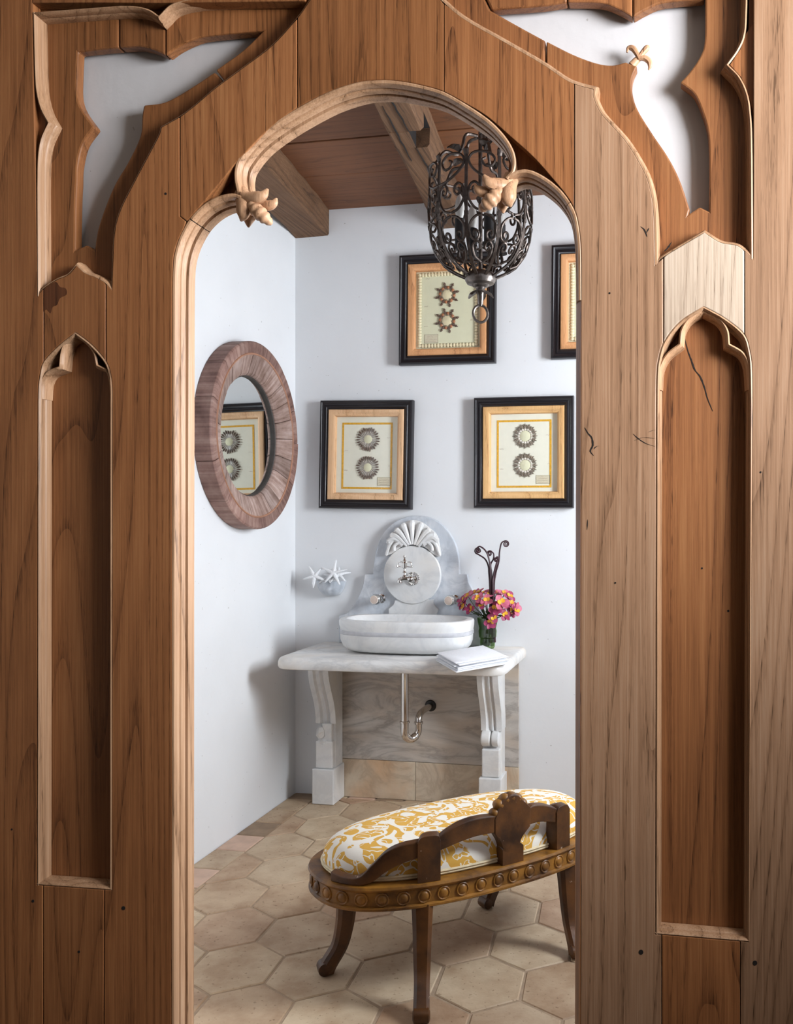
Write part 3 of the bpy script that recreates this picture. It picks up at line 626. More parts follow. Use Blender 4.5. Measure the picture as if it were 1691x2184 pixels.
def crack(pts, wid, s, name='crack', parent=SCR):
    P = cr2(pts, 5); n = len(P); lo, hi = [], []
    for i, (u, v) in enumerate(P):
        k = wid * (math.sin(PI * min(1, max(0, i / (n - 1)))) ** 0.6 * .8 + .2) / 2 * random.uniform(.7, 1.2)
        lo.append((u - k, v)); hi.append((u + k, v))
    return board(name, lo + hi[::-1], s, s + 0.002, M_CRACK_SHADE, bevel=0, parent=parent)
crack([(1459, 715), (1466, 745), (1475, 770), (1482, 789), (1493, 803), (1502, 825), (1509, 850), (1520, 877)], 3.6, PANEL_S - 0.0006)
for (u, v, rr) in ((1497, 1212, 2), (1553, 1303, 2.5), (1622, 1007, 2), (1312, 1243, 2), (263, 1937, 4), (70, 1922, 3), (168, 2030, 2.6), (1367, 2031, 5), (1610, 2054, 5), (25, 1769, 2), (1300, 625, 2), (353, 413, 2.5)):
    rec = PANEL_S if (1410 < u < 1575 and v < 1990) else 0.0
    board('knot_hole', [(u + rr * math.cos(a * PI / 4), v + rr * 1.1 * math.sin(a * PI / 4)) for a in range(8)], rec - 0.0006, rec + 0.002, M_CRACK_SHADE, bevel=0)
# --- arch mouldings
PA = [(-0.001, 0.002), (0.002, 0.0), (0.006, 0.001), (0.009, 0.006), (0.0102, 0.014), (0.0095, 0.0175), (0.0118, 0.0185), (0.0135, 0.021), (0.0145, 0.033), (0.003, 0.0345), (0.003, 0.0415), (0.0155, 0.0425), (0.0165, 0.046), (0.0165, 0.068), (-0.012, 0.068)]
JL = [(365, 2420), (366, 1200), (367, 640)] + cr2([(367, 640), (368, 580), (372, 540), (384, 502), (404, 466), (426, 442), (449, 426), (474, 416), (497, 413), (514, 418)])[1:]
JR = cr2([(1084, 372), (1105, 363), (1130, 363), (1160, 377), (1190, 400), (1212, 426), (1228, 457), (1236, 497), (1239, 545), (1240, 640)]) + [(1239, 1200), (1237, 2420)]
UP = cr2([(505, 410), (500, 385), (500, 362), (508, 337), (538, 298), (580, 264), (637, 228), (700, 195.5), (760, 176), (805, 171), (845, 172.5), (890, 180), (944, 195), (993, 222), (1040, 254), (1070, 283), (1090, 312), (1099, 340), (1096, 365), (1082, 382)])
mould('arch_moulding', UP, PA)
kl = min(range(len(JL)), key=lambda i: (JL[i][0] - 404) ** 2 + (JL[i][1] - 466) ** 2); kr = min(range(len(JR)), key=lambda i: (JR[i][0] - 1216) ** 2 + (JR[i][1] - 434) ** 2)
e_ = lambda p, q, d: (p[0] + (q[0] - p[0]) * d / math.hypot(q[0] - p[0], q[1] - p[1]), p[1] + (q[1] - p[1]) * d / math.hypot(q[0] - p[0], q[1] - p[1]))
mould('arch_moulding', JL[:kl] + [e_(JL[kl], JL[kl - 1], 1.3)], PA); mould('arch_moulding', [e_(JL[kl], JL[kl + 1], 1.3)] + JL[kl + 1:], PA)
mould('arch_moulding', JR[:kr] + [e_(JR[kr], JR[kr - 1], .8)], PA); mould('arch_moulding', [e_(JR[kr], JR[kr + 1], .8)] + JR[kr + 1:-2], PA)
mould('jamb_edge', [(JR[-3][0], JR[-3][1] + 1)] + JR[-2:], [(-.001, .001), (.001, .0005), (.003, .004), (.012, .024), (.0165, .046), (.018, .068), (-.012, .068)], W_SCREEN)
for J, k in ((JL, kl), (JR, kr)):
    mould('joint_shadow', [e_(J[k], J[k - 1], 1.6), J[k], e_(J[k], J[k + 1], 1.6)], [(o_ - .0016, d_ + .0012) for o_, d_ in PA], M_CRACK_SHADE)
# knots, checks and a dark stain in the front boards
for pts, wd in (([(1247, 912), (1254, 924), (1262, 934), (1264, 950), (1259, 962), (1266, 972)], 4), ([(1266, 958), (1272, 952), (1279, 951)], 3), ([(1350, 925), (1362, 936), (1378, 946), (1397, 952)], 3), ([(1352, 940), (1372, 933), (1396, 935)], 2.6), ([(1382, 922), (1392, 918), (1398, 917)], 2), ([(1366, 483), (1374, 490), (1380, 505)], 3), ([(1384, 486), (1379, 496)], 2.4), ([(1416, 536), (1424, 528), (1432, 516)], 4), ([(1253, 1108), (1252, 1130)], 2)):
    crack(pts, wd, -0.0005)
board('dark_stain', cr2([(94, 616), (118, 601), (128, 612), (140, 615), (142, 628), (128, 636), (122, 650), (112, 655), (108, 668), (100, 660), (94, 664)], 3), -0.0004, 0.002, W_STAIN, bevel=0)
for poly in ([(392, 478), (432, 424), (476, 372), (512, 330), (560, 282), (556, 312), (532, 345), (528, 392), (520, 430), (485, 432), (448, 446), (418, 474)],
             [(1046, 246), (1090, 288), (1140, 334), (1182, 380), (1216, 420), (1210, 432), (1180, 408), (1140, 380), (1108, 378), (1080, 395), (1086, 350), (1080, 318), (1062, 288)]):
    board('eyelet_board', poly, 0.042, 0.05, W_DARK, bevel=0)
# --- leaf bosses at the two cusps
def leaf_boss(f, flip):
    g = mk('leaf_boss', tube([onY(*f(a, b), YS + s) for a, b, s in ((905, 175, .022), (960, 240, .018), (1010, 300, .014), (1060, 350, .012))], [.013, .013, .012, .010], 10), W_LEAF, SCR, smooth=True)
    def petal(pts, rad, flat=0.75):
        P = [onY(*f(a, b), YS + s) for a, b, s in pts]; Q = spl(P, 5); R = [v.x for v in spl([Vector((r, 0, 0)) for r in rad], 5)]
        mk('leaf', tube(Q, [max(.0015, r * 1.22) for r in R], 10, flat, up=(0, 1, 0)), W_LEAF, g, smooth=True)
    k = 1 / 5.637 / 1030
    petal([(930, 130, .02), (980, 235, .012), (1080, 245, .002), (1180, 215, -.004), (1245, 130, .000)], [.010, .0125, .0135, .0115, .003])
    petal([(1150, 300, .012), (1250, 330, .008), (1320, 300, .006), (1352, 240, .008)], [.008, .010, .008, .002])
    petal([(880, 190, .022), (930, 280, .010), (955, 370, .000), (945, 450, .000), (922, 518, .004)], [.008, .0115, .0145, .012, .002])
    petal([(1040, 430, .016), (1020, 500, .020), (1015, 590, .018)], [.013, .011, .002])
    P = [onY(*f(1030 + 265 * t_, 310 + 245 * t_), YS + .004 - .012 * math.sin(PI * t_)) for t_ in [i / 30 for i in range(31)]]
    R = [(.0045 + .0125 * math.sin(PI * min(1, (i / 30) * .92 + .08)) ** .8) * (1 - .16 * abs(math.cos(PI * 5.0 * i / 30)) ** 3) for i in range(31)]
    mk('bud', tube(P, R, 14), W_LEAF, g, smooth=True)
leaf_boss(lambda a, b: (350 + a / 5.637, 380 + b / 5.637), 0)
leaf_boss(lambda a, b: (1603 - (350 + a / 5.637) , 380 + b / 5.637 - 30 + (a - 1000) * 0.004), 1)

# ================================================================ marble wash stand
TZ = 0.795
def rrect(x0, x1, y0, y1, r, n=6, back_r=0.006):
    pts = []
    for cx, cy, a0, rr in ((x0 + r, y0 + r, PI, r), (x1 - r, y0 + r, 1.5 * PI, r), (x1 - back_r, y1 - back_r, 0, back_r), (x0 + back_r, y1 - back_r, .5 * PI, back_r)):
        for k in range(n + 1):
            a = a0 + .5 * PI * k / n; pts.append((cx + rr * math.cos(a), cy + rr * math.sin(a)))
    return pts
def loft(loops):
    n = len(loops[0]); V = [p for l in loops for p in l]; Fc = []
    for i in range(len(loops) - 1):
        for k in range(n): Fc.append([i * n + k, i * n + (k + 1) % n, (i + 1) * n + (k + 1) % n, (i + 1) * n + k])
    Fc += [list(range(n))[::-1], [(len(loops) - 1) * n + k for k in range(n)]]
    return V, Fc
SX0, SX1, SY0 = -1.832, -0.752, 3.80
stand = thing('wash_stand', (-1.3, 4.25, 0), 'white marble console wash stand with scrolled bracket legs', 'wash stand')
loops = []
for ins, z in ((.014, .741), (.004, .745), (0, .755), (0, .772), (.003, .783), (.010, .791), (.018, TZ)):
    loops.append([(x, y, z) for x, y in rrect(SX0 + ins, SX1 - ins, SY0 + ins, YB - .002, .075 - ins * .5)])
mk('counter_slab', loft(loops), MB_TOP, stand, smooth=True)
# backing panel of marble slabs on the wall
pnl = thing('marble_backing', (-1.3, YB, 0), 'cream veined marble panel behind the wash stand legs', 'wall panel')
PX0, PX1 = -1.842, -0.788
mk('marble_slab', box(PX0, PX1, YB - .018, YB - .002, .198, .741), MB_PANEL, pnl, bevel=.0015)
for a, b in ((PX0, -1.322), (-1.320, PX1)): mk('marble_tile', box(a, b, YB - .018, YB - .002, 0.001, .196), MB_TILE, pnl, bevel=.0015)
def leg(x0, x1, broken):
    g = []
    wall = YB - .019
    root = mk('bracket_leg', box(x0 + .010, x1 - .010, wall - .10, wall, .172, .74), MB_WHITE, stand, bevel=.004)
    # S-shaped front of the bracket: fluted strap
    prof = [(.741, .215), (.70, .212), (.66, .205), (.62, .192), (.58, .172), (.54, .150), (.50, .130), (.46, .118), (.42, .112), (.40, .112)]
    xs = [x0 + .004, x0 + .004, x0 + .03, x0 + .040, (x0 + x1) / 2 - .006, (x0 + x1) / 2 + .006, x1 - .040, x1 - .03, x1 - .004, x1 - .004]
    dp = [-.10, 0, 0, -.012, -.012, -.012, -.012, 0, 0, -.10]
    dp = [-.10, 0, .003, -.010, -.012, .0, -.012, .003, 0, -.10]
    V, Fc = [], []; m = len(xs)
    for z, d in prof:
        for x, e in zip(xs, dp): V.append((x, wall - max(.02, d + e), z))
    for i in range(len(prof) - 1):
        for k in range(m - 1): Fc.append([i * m + k, i * m + k + 1, (i + 1) * m + k + 1, (i + 1) * m + k])
    Fc += [list(range(m)), [(len(prof) - 1) * m + k for k in range(m)]]
    mk('fluted_scroll', (V, Fc), MB_WHITE, root, smooth=True)
    if broken:
        v, f = ellipsoid((x0 + .035, wall - .11, .352), (.028, .035, .032), 8, 5)
        v = [Vector(p) + Vector((random.uniform(-.006, .006), random.uniform(-.006, .006), random.uniform(-.006, .006))) for p in v]
        v2, f2 = ellipsoid((x0 + .05, wall - .11, .31), (.035, .03, .025), 8, 5)
        v2 = [Vector(p) + Vector((random.uniform(-.006, .006), random.uniform(-.006, .006), random.uniform(-.006, .006))) for p in v2]
        mk('chipped_volute', join((v, f), (v2, f2), box(x0 + .045, x1 - .02, wall - .125, wall - .02, .30, .402)), MB_WHITE, root, bevel=.004)
    else:
        for a, b in ((x0 + .006, (x0 + x1) / 2 - .002), ((x0 + x1) / 2 + .002, x1 - .014)):
            v, f = lathe([(0, 0), (.030, 0), (.038, .006), (.040, .015), (.038, b - a - .006), (.030, b - a), (0, b - a)], place((a, wall - .105, .362), (1, 0, 0)), 18)
            mk('volute', (v, f), MB_WHITE, root, smooth=True)
    mk('leg_block', box(x0 + .012, x1 - .012, wall - .135, wall, .178, .315), MB_WHITE, root, bevel=.006)
    mk('plinth', box(x0, x1, wall - .15, wall, 0.001, .178), MB_WHITE, stand, bevel=.005)
leg(-1.815, -1.700, True); leg(-0.958, -0.846, False)

# backsplash
def zc2(x, y): return (740 + x / 4.2275, 1080 + y / 4.2275)
def wpoly(pts, Y): return [(lambda p: (p.x, p.z))(onY(u, v, Y)) for u, v in pts]
bs = thing('basin_backsplash', (-1.31, 4.34, TZ), 'grey marble backsplash with domed top and a carved shell medallion', 'backsplash')
YF = YB - .035
left = [zc2(235, 612), zc2(160, 612)] + cr2([zc2(160, 612), zc2(140, 720), zc2(85, 850), zc2(0, 960), zc2(-75, 985)])[1:]
right = cr2([zc2(1270, 1240), zc2(1215, 1010), zc2(1140, 780), zc2(1095, 690), zc2(1080, 612)]) + [zc2(1012, 612)]
dome = cr2([zc2(1012, 612), zc2(1000, 440), zc2(960, 310), zc2(870, 180), zc2(760, 108), zc2(650, 85), zc2(530, 95), zc2(420, 150), zc2(330, 240), zc2(270, 370), zc2(245, 490), zc2(235, 612)], 4)
pl = wpoly(left + [zc2(-75, 1000)], YF); zb = TZ + .001
outline = pl + [(pl[-1][0], zb)] + [(onY(*zc2(1270, 1240), YF).x, zb)] + wpoly(right, YF) + wpoly(dome[1:-1], YF)
slab = mk('domed_slab', prism(outline, lambda p, q, d: (p, d, q), YF, YB - .002), MB_GREY, bs, bevel=.003)
YM = YF - .022
cxm, czm, rm = -1.3275, 1.150, .150
disc = [(cxm + rm * math.cos(2 * PI * k / 48), czm + rm * .985 * math.sin(2 * PI * k / 48)) for k in range(48)]
mk('medallion', prism(disc, lambda p, q, d: (p, d, q), YM, YF), MB_WHITE, bs, bevel=.005, seg=3)
ped = wpoly(cr2([zc2(425, 850), zc2(418, 880), zc2(395, 905), zc2(370, 925)]) + [zc2(370, 978), zc2(800, 980)] + cr2([zc2(822, 930), zc2(795, 905), zc2(772, 870), zc2(775, 840)]), YM)
mk('pedestal', prism(ped, lambda p, q, d: (p, d, q), YM + .006, YF), MB_WHITE, bs, bevel=.004)
# carved palmette of lobes above the medallion
shellbase = zc2(590, 335)
lob = []
for tx, ty, bx, by in ((585, 128, 590, 340), (505, 155, 575, 345), (672, 150, 608, 345), (440, 205, 560, 350), (745, 205, 625, 350), (392, 262, 540, 360), (798, 255, 645, 360), (365, 330, 500, 330), (822, 320, 690, 330)):
    mx_, my_ = (tx + bx) / 2 + (tx - 590) * .06, (ty + by) / 2 - abs(tx - 590) * .18
    P = spl([onY(*zc2(bx, by), YM - .004), onY(*zc2(mx_, my_), YM - .006), onY(*zc2(tx, ty), YM + .004)], 8)
    n = len(P); R = [.006 + .011 * (i / (n - 1)) ** .8 if i < n - 3 else .006 + .011 * (1 - (i - n + 3) * .28) for i in range(n)]
    lob.append(tube(P, R, 8, .9, up=(0, 1, 0)))
for sgn, pts in ((-1, ((500, 345), (430, 300), (385, 345), (365, 400), (352, 440))), (1, ((690, 340), (760, 310), (805, 350), (822, 400), (836, 440)))):
    P = spl([onY(*zc2(*p), YM - .003) for p in pts], 6); n = len(P)
    lob.append(tube(P, [.012 * (1 - .45 * i / n) for i in range(n)], 8, .8, up=(0, 1, 0)))
    q = ((500, 355), (470, 330), (430, 355), (425, 400)) if sgn < 0 else ((690, 350), (720, 325), (760, 355), (770, 400))
    P = spl([onY(*zc2(*p), YM - .006) for p in q], 6); lob.append(tube(P, .008, 8, .8, up=(0, 1, 0)))
sh = wpoly(cr2([zc2(345, 450), zc2(360, 330), zc2(395, 250), zc2(450, 195), zc2(510, 150), zc2(585, 122), zc2(670, 142), zc2(740, 195), zc2(800, 250), zc2(825, 330), zc2(840, 450), zc2(770, 430), zc2(700, 370), zc2(590, 348), zc2(480, 370), zc2(410, 440)], 3)[:-1], YM)
plm = mk('shell_palmette', prism(sh, lambda p, q, d: (p, d, q), YM + .004, YF), MB_WHITE, bs, bevel=.003)
for l in lob: mk('shell_lobe', l, MB_WHITE, plm, smooth=True)

# basin
def sup(cx, cy, a, b, z, e=2.8, n=48):
    out = []
    for k in range(n):
        t_ = 2 * PI * k / n; c, s = math.cos(t_), math.sin(t_)
        out.append((cx + a * math.copysign(abs(c) ** (2 / e), c), cy + b * math.copysign(abs(s) ** (2 / e), s), z))
    return out
BX, BY = -1.290, 4.115
basin = thing('vessel_basin', (BX, BY, TZ), 'thick white marble vessel basin on the console, grey band around it', 'basin')
LP = [(.190, .070, .7955), (.240, .110, .797), (.285, .148, .808), (.308, .166, .828), (.318, .175, .855), (.320, .177, .884)]
LP2 = [(.320, .177, .884), (.3225, .179, .887), (.3225, .179, .901), (.320, .177, .904)]
LP3 = [(.320, .177, .904), (.324, .180, .925), (.325, .181, .945), (.320, .177, .954), (.308, .165, .957), (.292, .149, .955), (.285, .142, .945), (.270, .128, .885), (.22, .09, .845), (.10, .04, .838)]
mk('basin_bowl', loft([sup(BX, BY, *q) for q in LP]), MB_WHITE, basin, smooth=True)
mk('grey_band', loft([sup(BX, BY, *q) for q in LP2]), MB_BAND, basin, smooth=True)
mk('basin_rim', loft([sup(BX, BY, *q) for q in LP3]), MB_WHITE, basin, smooth=True)

# taps
fc = thing('basin_faucet', onY(880, 1234, YM), 'polished nickel faucet with cross lever mounted on the marble medallion', 'faucet')
R0 = onY(*zc2(597, 650), YM); ro = Vector((R0.x, YM, R0.z))
mk('rosette', join(lathe([(0.033, 0), (.034, .003), (.031, .007), (.024, .008), (.022, .011), (.014, .013), (.0, .014)], place(ro, (0, -1, 0)), 28), *[ellipsoid(ro + Vector((.0305 * math.cos(a * PI / 10), -.006, .0305 * math.sin(a * PI / 10))), (.004, .004, .004), 6, 4) for a in range(20)]), M_CHROME, fc, smooth=True)
S0 = ro + Vector((0, -.05, 0))
mk('tap_body', join(tube([ro + Vector((0, -.01, 0)), S0], .010, 12), ellipsoid(S0, (.019, .019, .018), 14, 9), tube(spl([S0, S0 + Vector((-.03, -.008, .004)), S0 + Vector((-.048, -.012, -.004)), S0 + Vector((-.052, -.013, -.018))], 5), [.011] * 10 + [.013] * 3 + [.014] * 3, 12)), M_CHROME, fc, smooth=True)
V0 = S0 + Vector((-.028, -.006, .008))
mk('valve_stem', lathe([(.008, 0), (.012, .006), (.008, .012), (.007, .022), (.011, .026), (.007, .031), (.006, .044), (.011, .048), (.013, .060), (.013, .072), (.008, .078), (.010, .084), (.006, .090), (.004, .096), (.008, .102), (.006, .110), (0, .112)], place(V0), 14), M_CHROME, fc, smooth=True)
lev = []
for sgn in (-1, 1):
    c = V0 + Vector((0, 0, .064))
    lev.append(tube(spl([c, c + Vector((sgn * .014, 0, .012)), c + Vector((sgn * .032, 0, .010)), c + Vector((sgn * .036, 0, -.006)), c + Vector((sgn * .026, 0, -.012)), c + Vector((sgn * .008, 0, -.010))], 5), .0035, 8))
    lev.append(ellipsoid(c + Vector((sgn * .038, 0, -.010)), (.005, .005, .005), 8, 5))
mk('cross_lever', join(*lev), M_CHROME, fc, smooth=True)
for u, v, nm in ((285, 830, 'nickel tap knob on the grey marble to the mirror side of the medallion'), (945, 838, 'nickel tap knob on the grey marble beside the flower vase')):
    b = onY(*zc2(u + 30, v), YF); k = thing('tap_knob', b, nm, 'tap knob', 'tap knobs beside the medallion')
    M = place(b, (-.16, -1, 0)) @ Matrix.Scale(1.35, 4)
    mk('knob_body', lathe([(.017, 0), (.018, .006), (.013, .010), (.012, .026), (.017, .032), (.020, .040), (.020, .056), (.017, .062), (.0155, .062)], M, 20, lobes=12, la=.06), M_CHROME, k, smooth=True)
    mk('knob_cap', lathe([(.0155, .062), (.015, .0635), (0, .0645)], M, 20), plain('pink_reflection_cap', lin((220, 200, 186)), .25) , k, smooth=True)  # knob end: a pinkish reflection put into the cap colour
# drain
PXc, PYc = -1.296, 4.10
dr = thing('drain_trap', (PXc, PYc, .37), 'chrome drain pipe and trap hanging under the marble counter', 'drain pipe')
mk('tail_pipe', tube([(PXc, PYc, .7405), (PXc, PYc, .45)], .0185, 18), M_PIPE, dr, smooth=True)
mk('collar', join(lathe([(.0185, 0), (.024, .003), (.024, .010), (.0185, .013)], place((PXc, PYc, .452)), 18), lathe([(.0165, 0), (.022, .003), (.022, .012), (.0165, .015)], place((PXc + .052, PYc + .055, .437)), 18)), M_PIPE, dr, smooth=True)
U = spl([(PXc, PYc, .455), (PXc, PYc, .41), (PXc + .006, PYc + .006, .386), (PXc + .024, PYc + .026, .372), (PXc + .044, PYc + .047, .386), (PXc + .052, PYc + .055, .41), (PXc + .052, PYc + .055, .455), (PXc + .053, PYc + .075, .480), (PXc + .054, PYc + .12, .487), (PXc + .055, YB - .019, .487)], 6)
mk('trap_bend', tube(U, [.0195] * 24 + [.0165] * (len(U) - 24), 16), M_PIPE, dr, smooth=True)
mk('wall_escutcheon', lathe([(.0175, .012), (.026, .008), (.030, 0), (.0, 0)], place((PXc + .055, YB - .019, .487), (0, -1, 0)), 20), M_BLACKR, dr, smooth=True)

# wall bowl and starfish
wb = thing('starfish_bowl', (-1.775, YB, 1.04), 'small lobed marble half bowl fixed to the wall, holding starfish', 'wall bowl')
V, Fc = lathe([(.030, 0), (.046, .004), (.064, .024), (.075, .046), (.081, .068), (.084, .076), (.079, .078), (.074, .068), (.058, .03), (.03, .016), (0, .014)], Matrix.Translation((-1.775, YB, 1.036)), 36, PI, 2 * PI, 10, .07)
mk('bowl', (V, Fc), MB_GREY, wb, smooth=True)
def starfish(loc, normal, spin, r, label, arms=5, thick=.008):
    o = thing('starfish', loc, label, 'starfish', 'starfish in the wall bowl')
    M = place(loc, normal) @ Matrix.Rotation(spin, 4, 'Z'); ms = []
    for k in range(arms):
        a = 2 * PI * k / arms; rr = r * random.uniform(.9, 1.08)
        P = [M @ Vector((math.cos(a) * rr * t_, math.sin(a) * rr * t_, .004 * math.sin(3 * t_))) for t_ in (0, .2, .45, .7, .9, 1.0)]
        ms.append(tube(P, [thick * 1.3 * q for q in (1.25, 1.1, .85, .68, .5, .25)], 8, .8))
    mk('starfish_body', join(*ms), M_STAR, o, smooth=True)
bc = Vector((-1.775, YB - .05, 1.125))
starfish(onY(712, 1222, YB - .085), (.05, -1, .35), .25, .075, 'large white starfish standing upright in the middle of the wall bowl', 5)
starfish(onY(671, 1229, YB - .09), (.1, -1, .3), .9, .062, 'white starfish leaning out over the rim of the bowl towards the mirror', 5)
starfish(onY(705, 1230, YB - .045), (-.3, -.5, .9), .5, .07, 'white starfish lying flat behind the upright one in the bowl', 5)
starfish(onY(722, 1226, YB - .05), (.35, -.6, .8), .2, .062, 'white starfish leaning over the bowl rim towards the backsplash', 5)

# napkins
nap_c = [onZ(u, v, .828) for u, v in ((932, 1394), (1033, 1378), (1083, 1400), (972, 1418))]
g = 'folded napkins stacked on the counter'
for i in range(6):
    z0 = TZ + .0008 + i * .0066; cx = sum((p for p in nap_c), Vector()) / 4; cx.z = 0
    rotj = Matrix.Rotation(math.radians(random.uniform(-3, 3)), 3, 'Z'); sh_ = Vector((random.uniform(-.007, .007), random.uniform(-.007, .007), 0))
    q = [rotj @ (Vector((p.x, p.y, 0)) - cx) * (1.03 - .012 * i + random.uniform(-.006, .006)) + cx + sh_ for p in nap_c]
    mid = [(q[k] + q[(k + 1) % 4]) / 2 for k in range(4)]
    ring = []
    for k in range(4):
        for t_ in (0.0, .12, .3, .5, .7, .88): ring.append(q[k].lerp(q[(k + 1) % 4], t_))
    cen = sum(ring, Vector()) / len(ring)
    def lp(ins, z): return [(cen.x + (p.x - cen.x) * (1 - ins), cen.y + (p.y - cen.y) * (1 - ins), z + random.uniform(-.0004, .0004)) for p in ring]
    word = ['bottom', 'second lowest', 'third lowest', 'third from top', 'second from top', 'topmost'][i]
    o = mk('folded_napkin', loft([lp(.03, z0), lp(.0, z0 + .0022), lp(.0, z0 + .0034), lp(.03, z0 + .0055)]), M_LINEN, None, smooth=True, loc=(cen.x, cen.y, z0))
    tag(o, 'folded white linen napkin, %s of the stack on the counter' % word, 'napkin', g)

# vase with flowers
VB = Vector((-0.930, 4.285, TZ + .001))
vs = thing('flower_vase', VB, 'green glass footed vase holding pink flowers on the counter', 'vase')
mk('vase_glass', lathe([(0, .002), (0.03024, 0), (0.03472, .006), (0.03696, .03), (0.03584, .05), (0.04256, .056), (0.0448, .085), (0.04144, .10), (0.04816, .128), (0.05152, .150), (0.04984, .150), (0.04592, .128), (0.0392, .10), (0.04144, .085), (0.0392, .058), (0.03248, .05), (0.03248, .012), (0, .01)], Matrix.Translation(VB), 28), M_VASE, vs, smooth=True)
def flower(c, d, r, mat, label, petals=6):
    o = thing('alstroemeria_flower', c, label, 'flower', 'alstroemeria blooms in the vase')
    M = place(c, d) @ Matrix.Rotation(random.uniform(0, 6), 4, 'Z'); pk, yl = [], []
    for k in range(petals):
        a = 2 * PI * k / petals; inner = k % 2; wdt = .30 if inner else .46; lift = .75 if inner else .5
        col = []
        for t_ in (0, .3, .6, .85, 1.0):
            wd = r * wdt * math.sin(PI * (.12 + .80 * t_)) ** .8 if t_ < 1 else r * .05
            rl = r * (.52 if inner and k != 1 else 1.0); rad = rl * (.08 + .9 * t_); z = rl * (lift * t_ - .35 * t_ * t_)
            col.append([M @ Vector((rad * math.cos(a) - s * wd * math.sin(a), rad * math.sin(a) + s * wd * math.cos(a), z + abs(s) * r * .10 + .0004 * k)) for s in (-1, 0, 1)])
        V = [p for row in col for p in row]; Fq = [[i * 3 + j, i * 3 + j + 1, i * 3 + j + 4, i * 3 + j + 3] for i in range(4) for j in range(2)]
        (yl if inner and k != 1 else pk).append((V, Fq))
    mk('petals', join(*pk), mat, o, smooth=True, fix=False)
    mk('throat_petals', join(*yl), M_YEL, o, smooth=True, fix=False)
    b = Vector(c); e = VB + Vector((random.uniform(-.018, .018), random.uniform(-.018, .018), .02)); n_ = VB + Vector(((b.x - VB.x) * .22, (b.y - VB.y) * .22, .15))
    mk('stem', tube(spl([b, (b + n_) / 2 + Vector((0, 0, -.005)), n_, e], 4), .0022, 5), M_STEM, o, smooth=True)
zc5 = lambda x, y: (970 + x / 8.4, 1140 + y / 8.4)
FL = [(240, 1110, -.02, M_PETAL), (355, 1060, .02, M_PETAL), (440, 1050, .045, M_PETAL), (150, 1200, -.03, M_PETALD), (170, 1290, -.05, M_PETALD), (290, 1340, -.07, M_PETALD), (425, 1150, -.06, M_PETAL),
      (575, 1190, -.085, M_PETAL), (640, 1070, .0, M_PETAL), (740, 1070, .035, M_PETAL), (830, 1230, -.10, M_PETAL), (880, 1080, .01, M_PETAL), (970, 1120, -.02, M_PETALD), (990, 1240, -.05, M_PETALD), (1090, 1350, -.04, M_PETAL),
      (890, 1440, -.06, M_PETALD), (720, 1330, -.09, M_PETALD), (640, 1570, -.06, M_PETALD), (540, 1060, .05, M_PETALD), (690, 1480, -.075, M_PETALD), (480, 1260, -.08, M_PETALD), (1000, 1380, -.02, M_PETALD)]
ctr = onY(*zc5(630, 1420), 4.285)
fwords = ['pink alstroemeria bloom low over the rim of the green vase', 'deep magenta alstroemeria bloom in the bouquet of the green vase', 'pale pink alstroemeria bloom with a yellow throat in the green vase']
for i, (x, y, dy, mt) in enumerate(FL):
    c = onY(*zc5(x, y), 4.262 + dy * .8)
    d = (c - ctr); d.z += .03; d.y -= .05
    lab = {(830, 1230): 'largest pink alstroemeria bloom, wide open with a yellow throat', (640, 1070): 'pink alstroemeria bloom right at the foot of the fiddlehead stems',
           (740, 1070): 'pink alstroemeria bloom behind the largest bloom, touching the fiddlehead stems', (1090, 1350): 'pink alstroemeria bloom drooping outermost on the side away from the basin',
           (150, 1200): 'magenta alstroemeria bloom reaching furthest out over the basin', (170, 1290): 'magenta alstroemeria bloom drooping lowest beside the basin rim',
           (640, 1570): 'small magenta alstroemeria bloom hanging down over the vase glass', (690, 1480): 'magenta alstroemeria bloom resting on the rim of the green vase',
           (575, 1190): 'pink alstroemeria bloom next to the largest bloom, above the dark leaves'}.get((x, y), fwords[1] if mt is M_PETALD else fwords[2])
    flower(c, d, random.uniform(.031, .038) * (1.15 if (x, y) == (830, 1230) else 1), mt, lab)
lv = []
for k in range(26):
    a = random.uniform(0, 2 * PI); rr = random.uniform(.02, .085); c = VB + Vector((rr * math.cos(a), rr * .6 * math.sin(a) - .01, random.uniform(.15, .215)))
    d = Vector((math.cos(a), math.sin(a) * .6, random.uniform(-.3, .6))).normalized() * .045; s = d.cross(Vector((0, 0, 1))).normalized() * .009
    lv.append(([c - d * .5, c + s, c + d, c - s], [[0, 1, 2, 3]]))
lv2 = []
for k in range(16):
    a = random.uniform(0, 2 * PI); rr = random.uniform(0, .022); c = VB + Vector((rr * math.cos(a), rr * math.sin(a), .015))
    lv2.append(tube([c, c + Vector((random.uniform(-.008, .008), random.uniform(-.008, .008), .125))], .0035, 5))
mk('foliage', join(*lv, *lv2), M_LEAFG, vs, kind='stuff', fix=False)
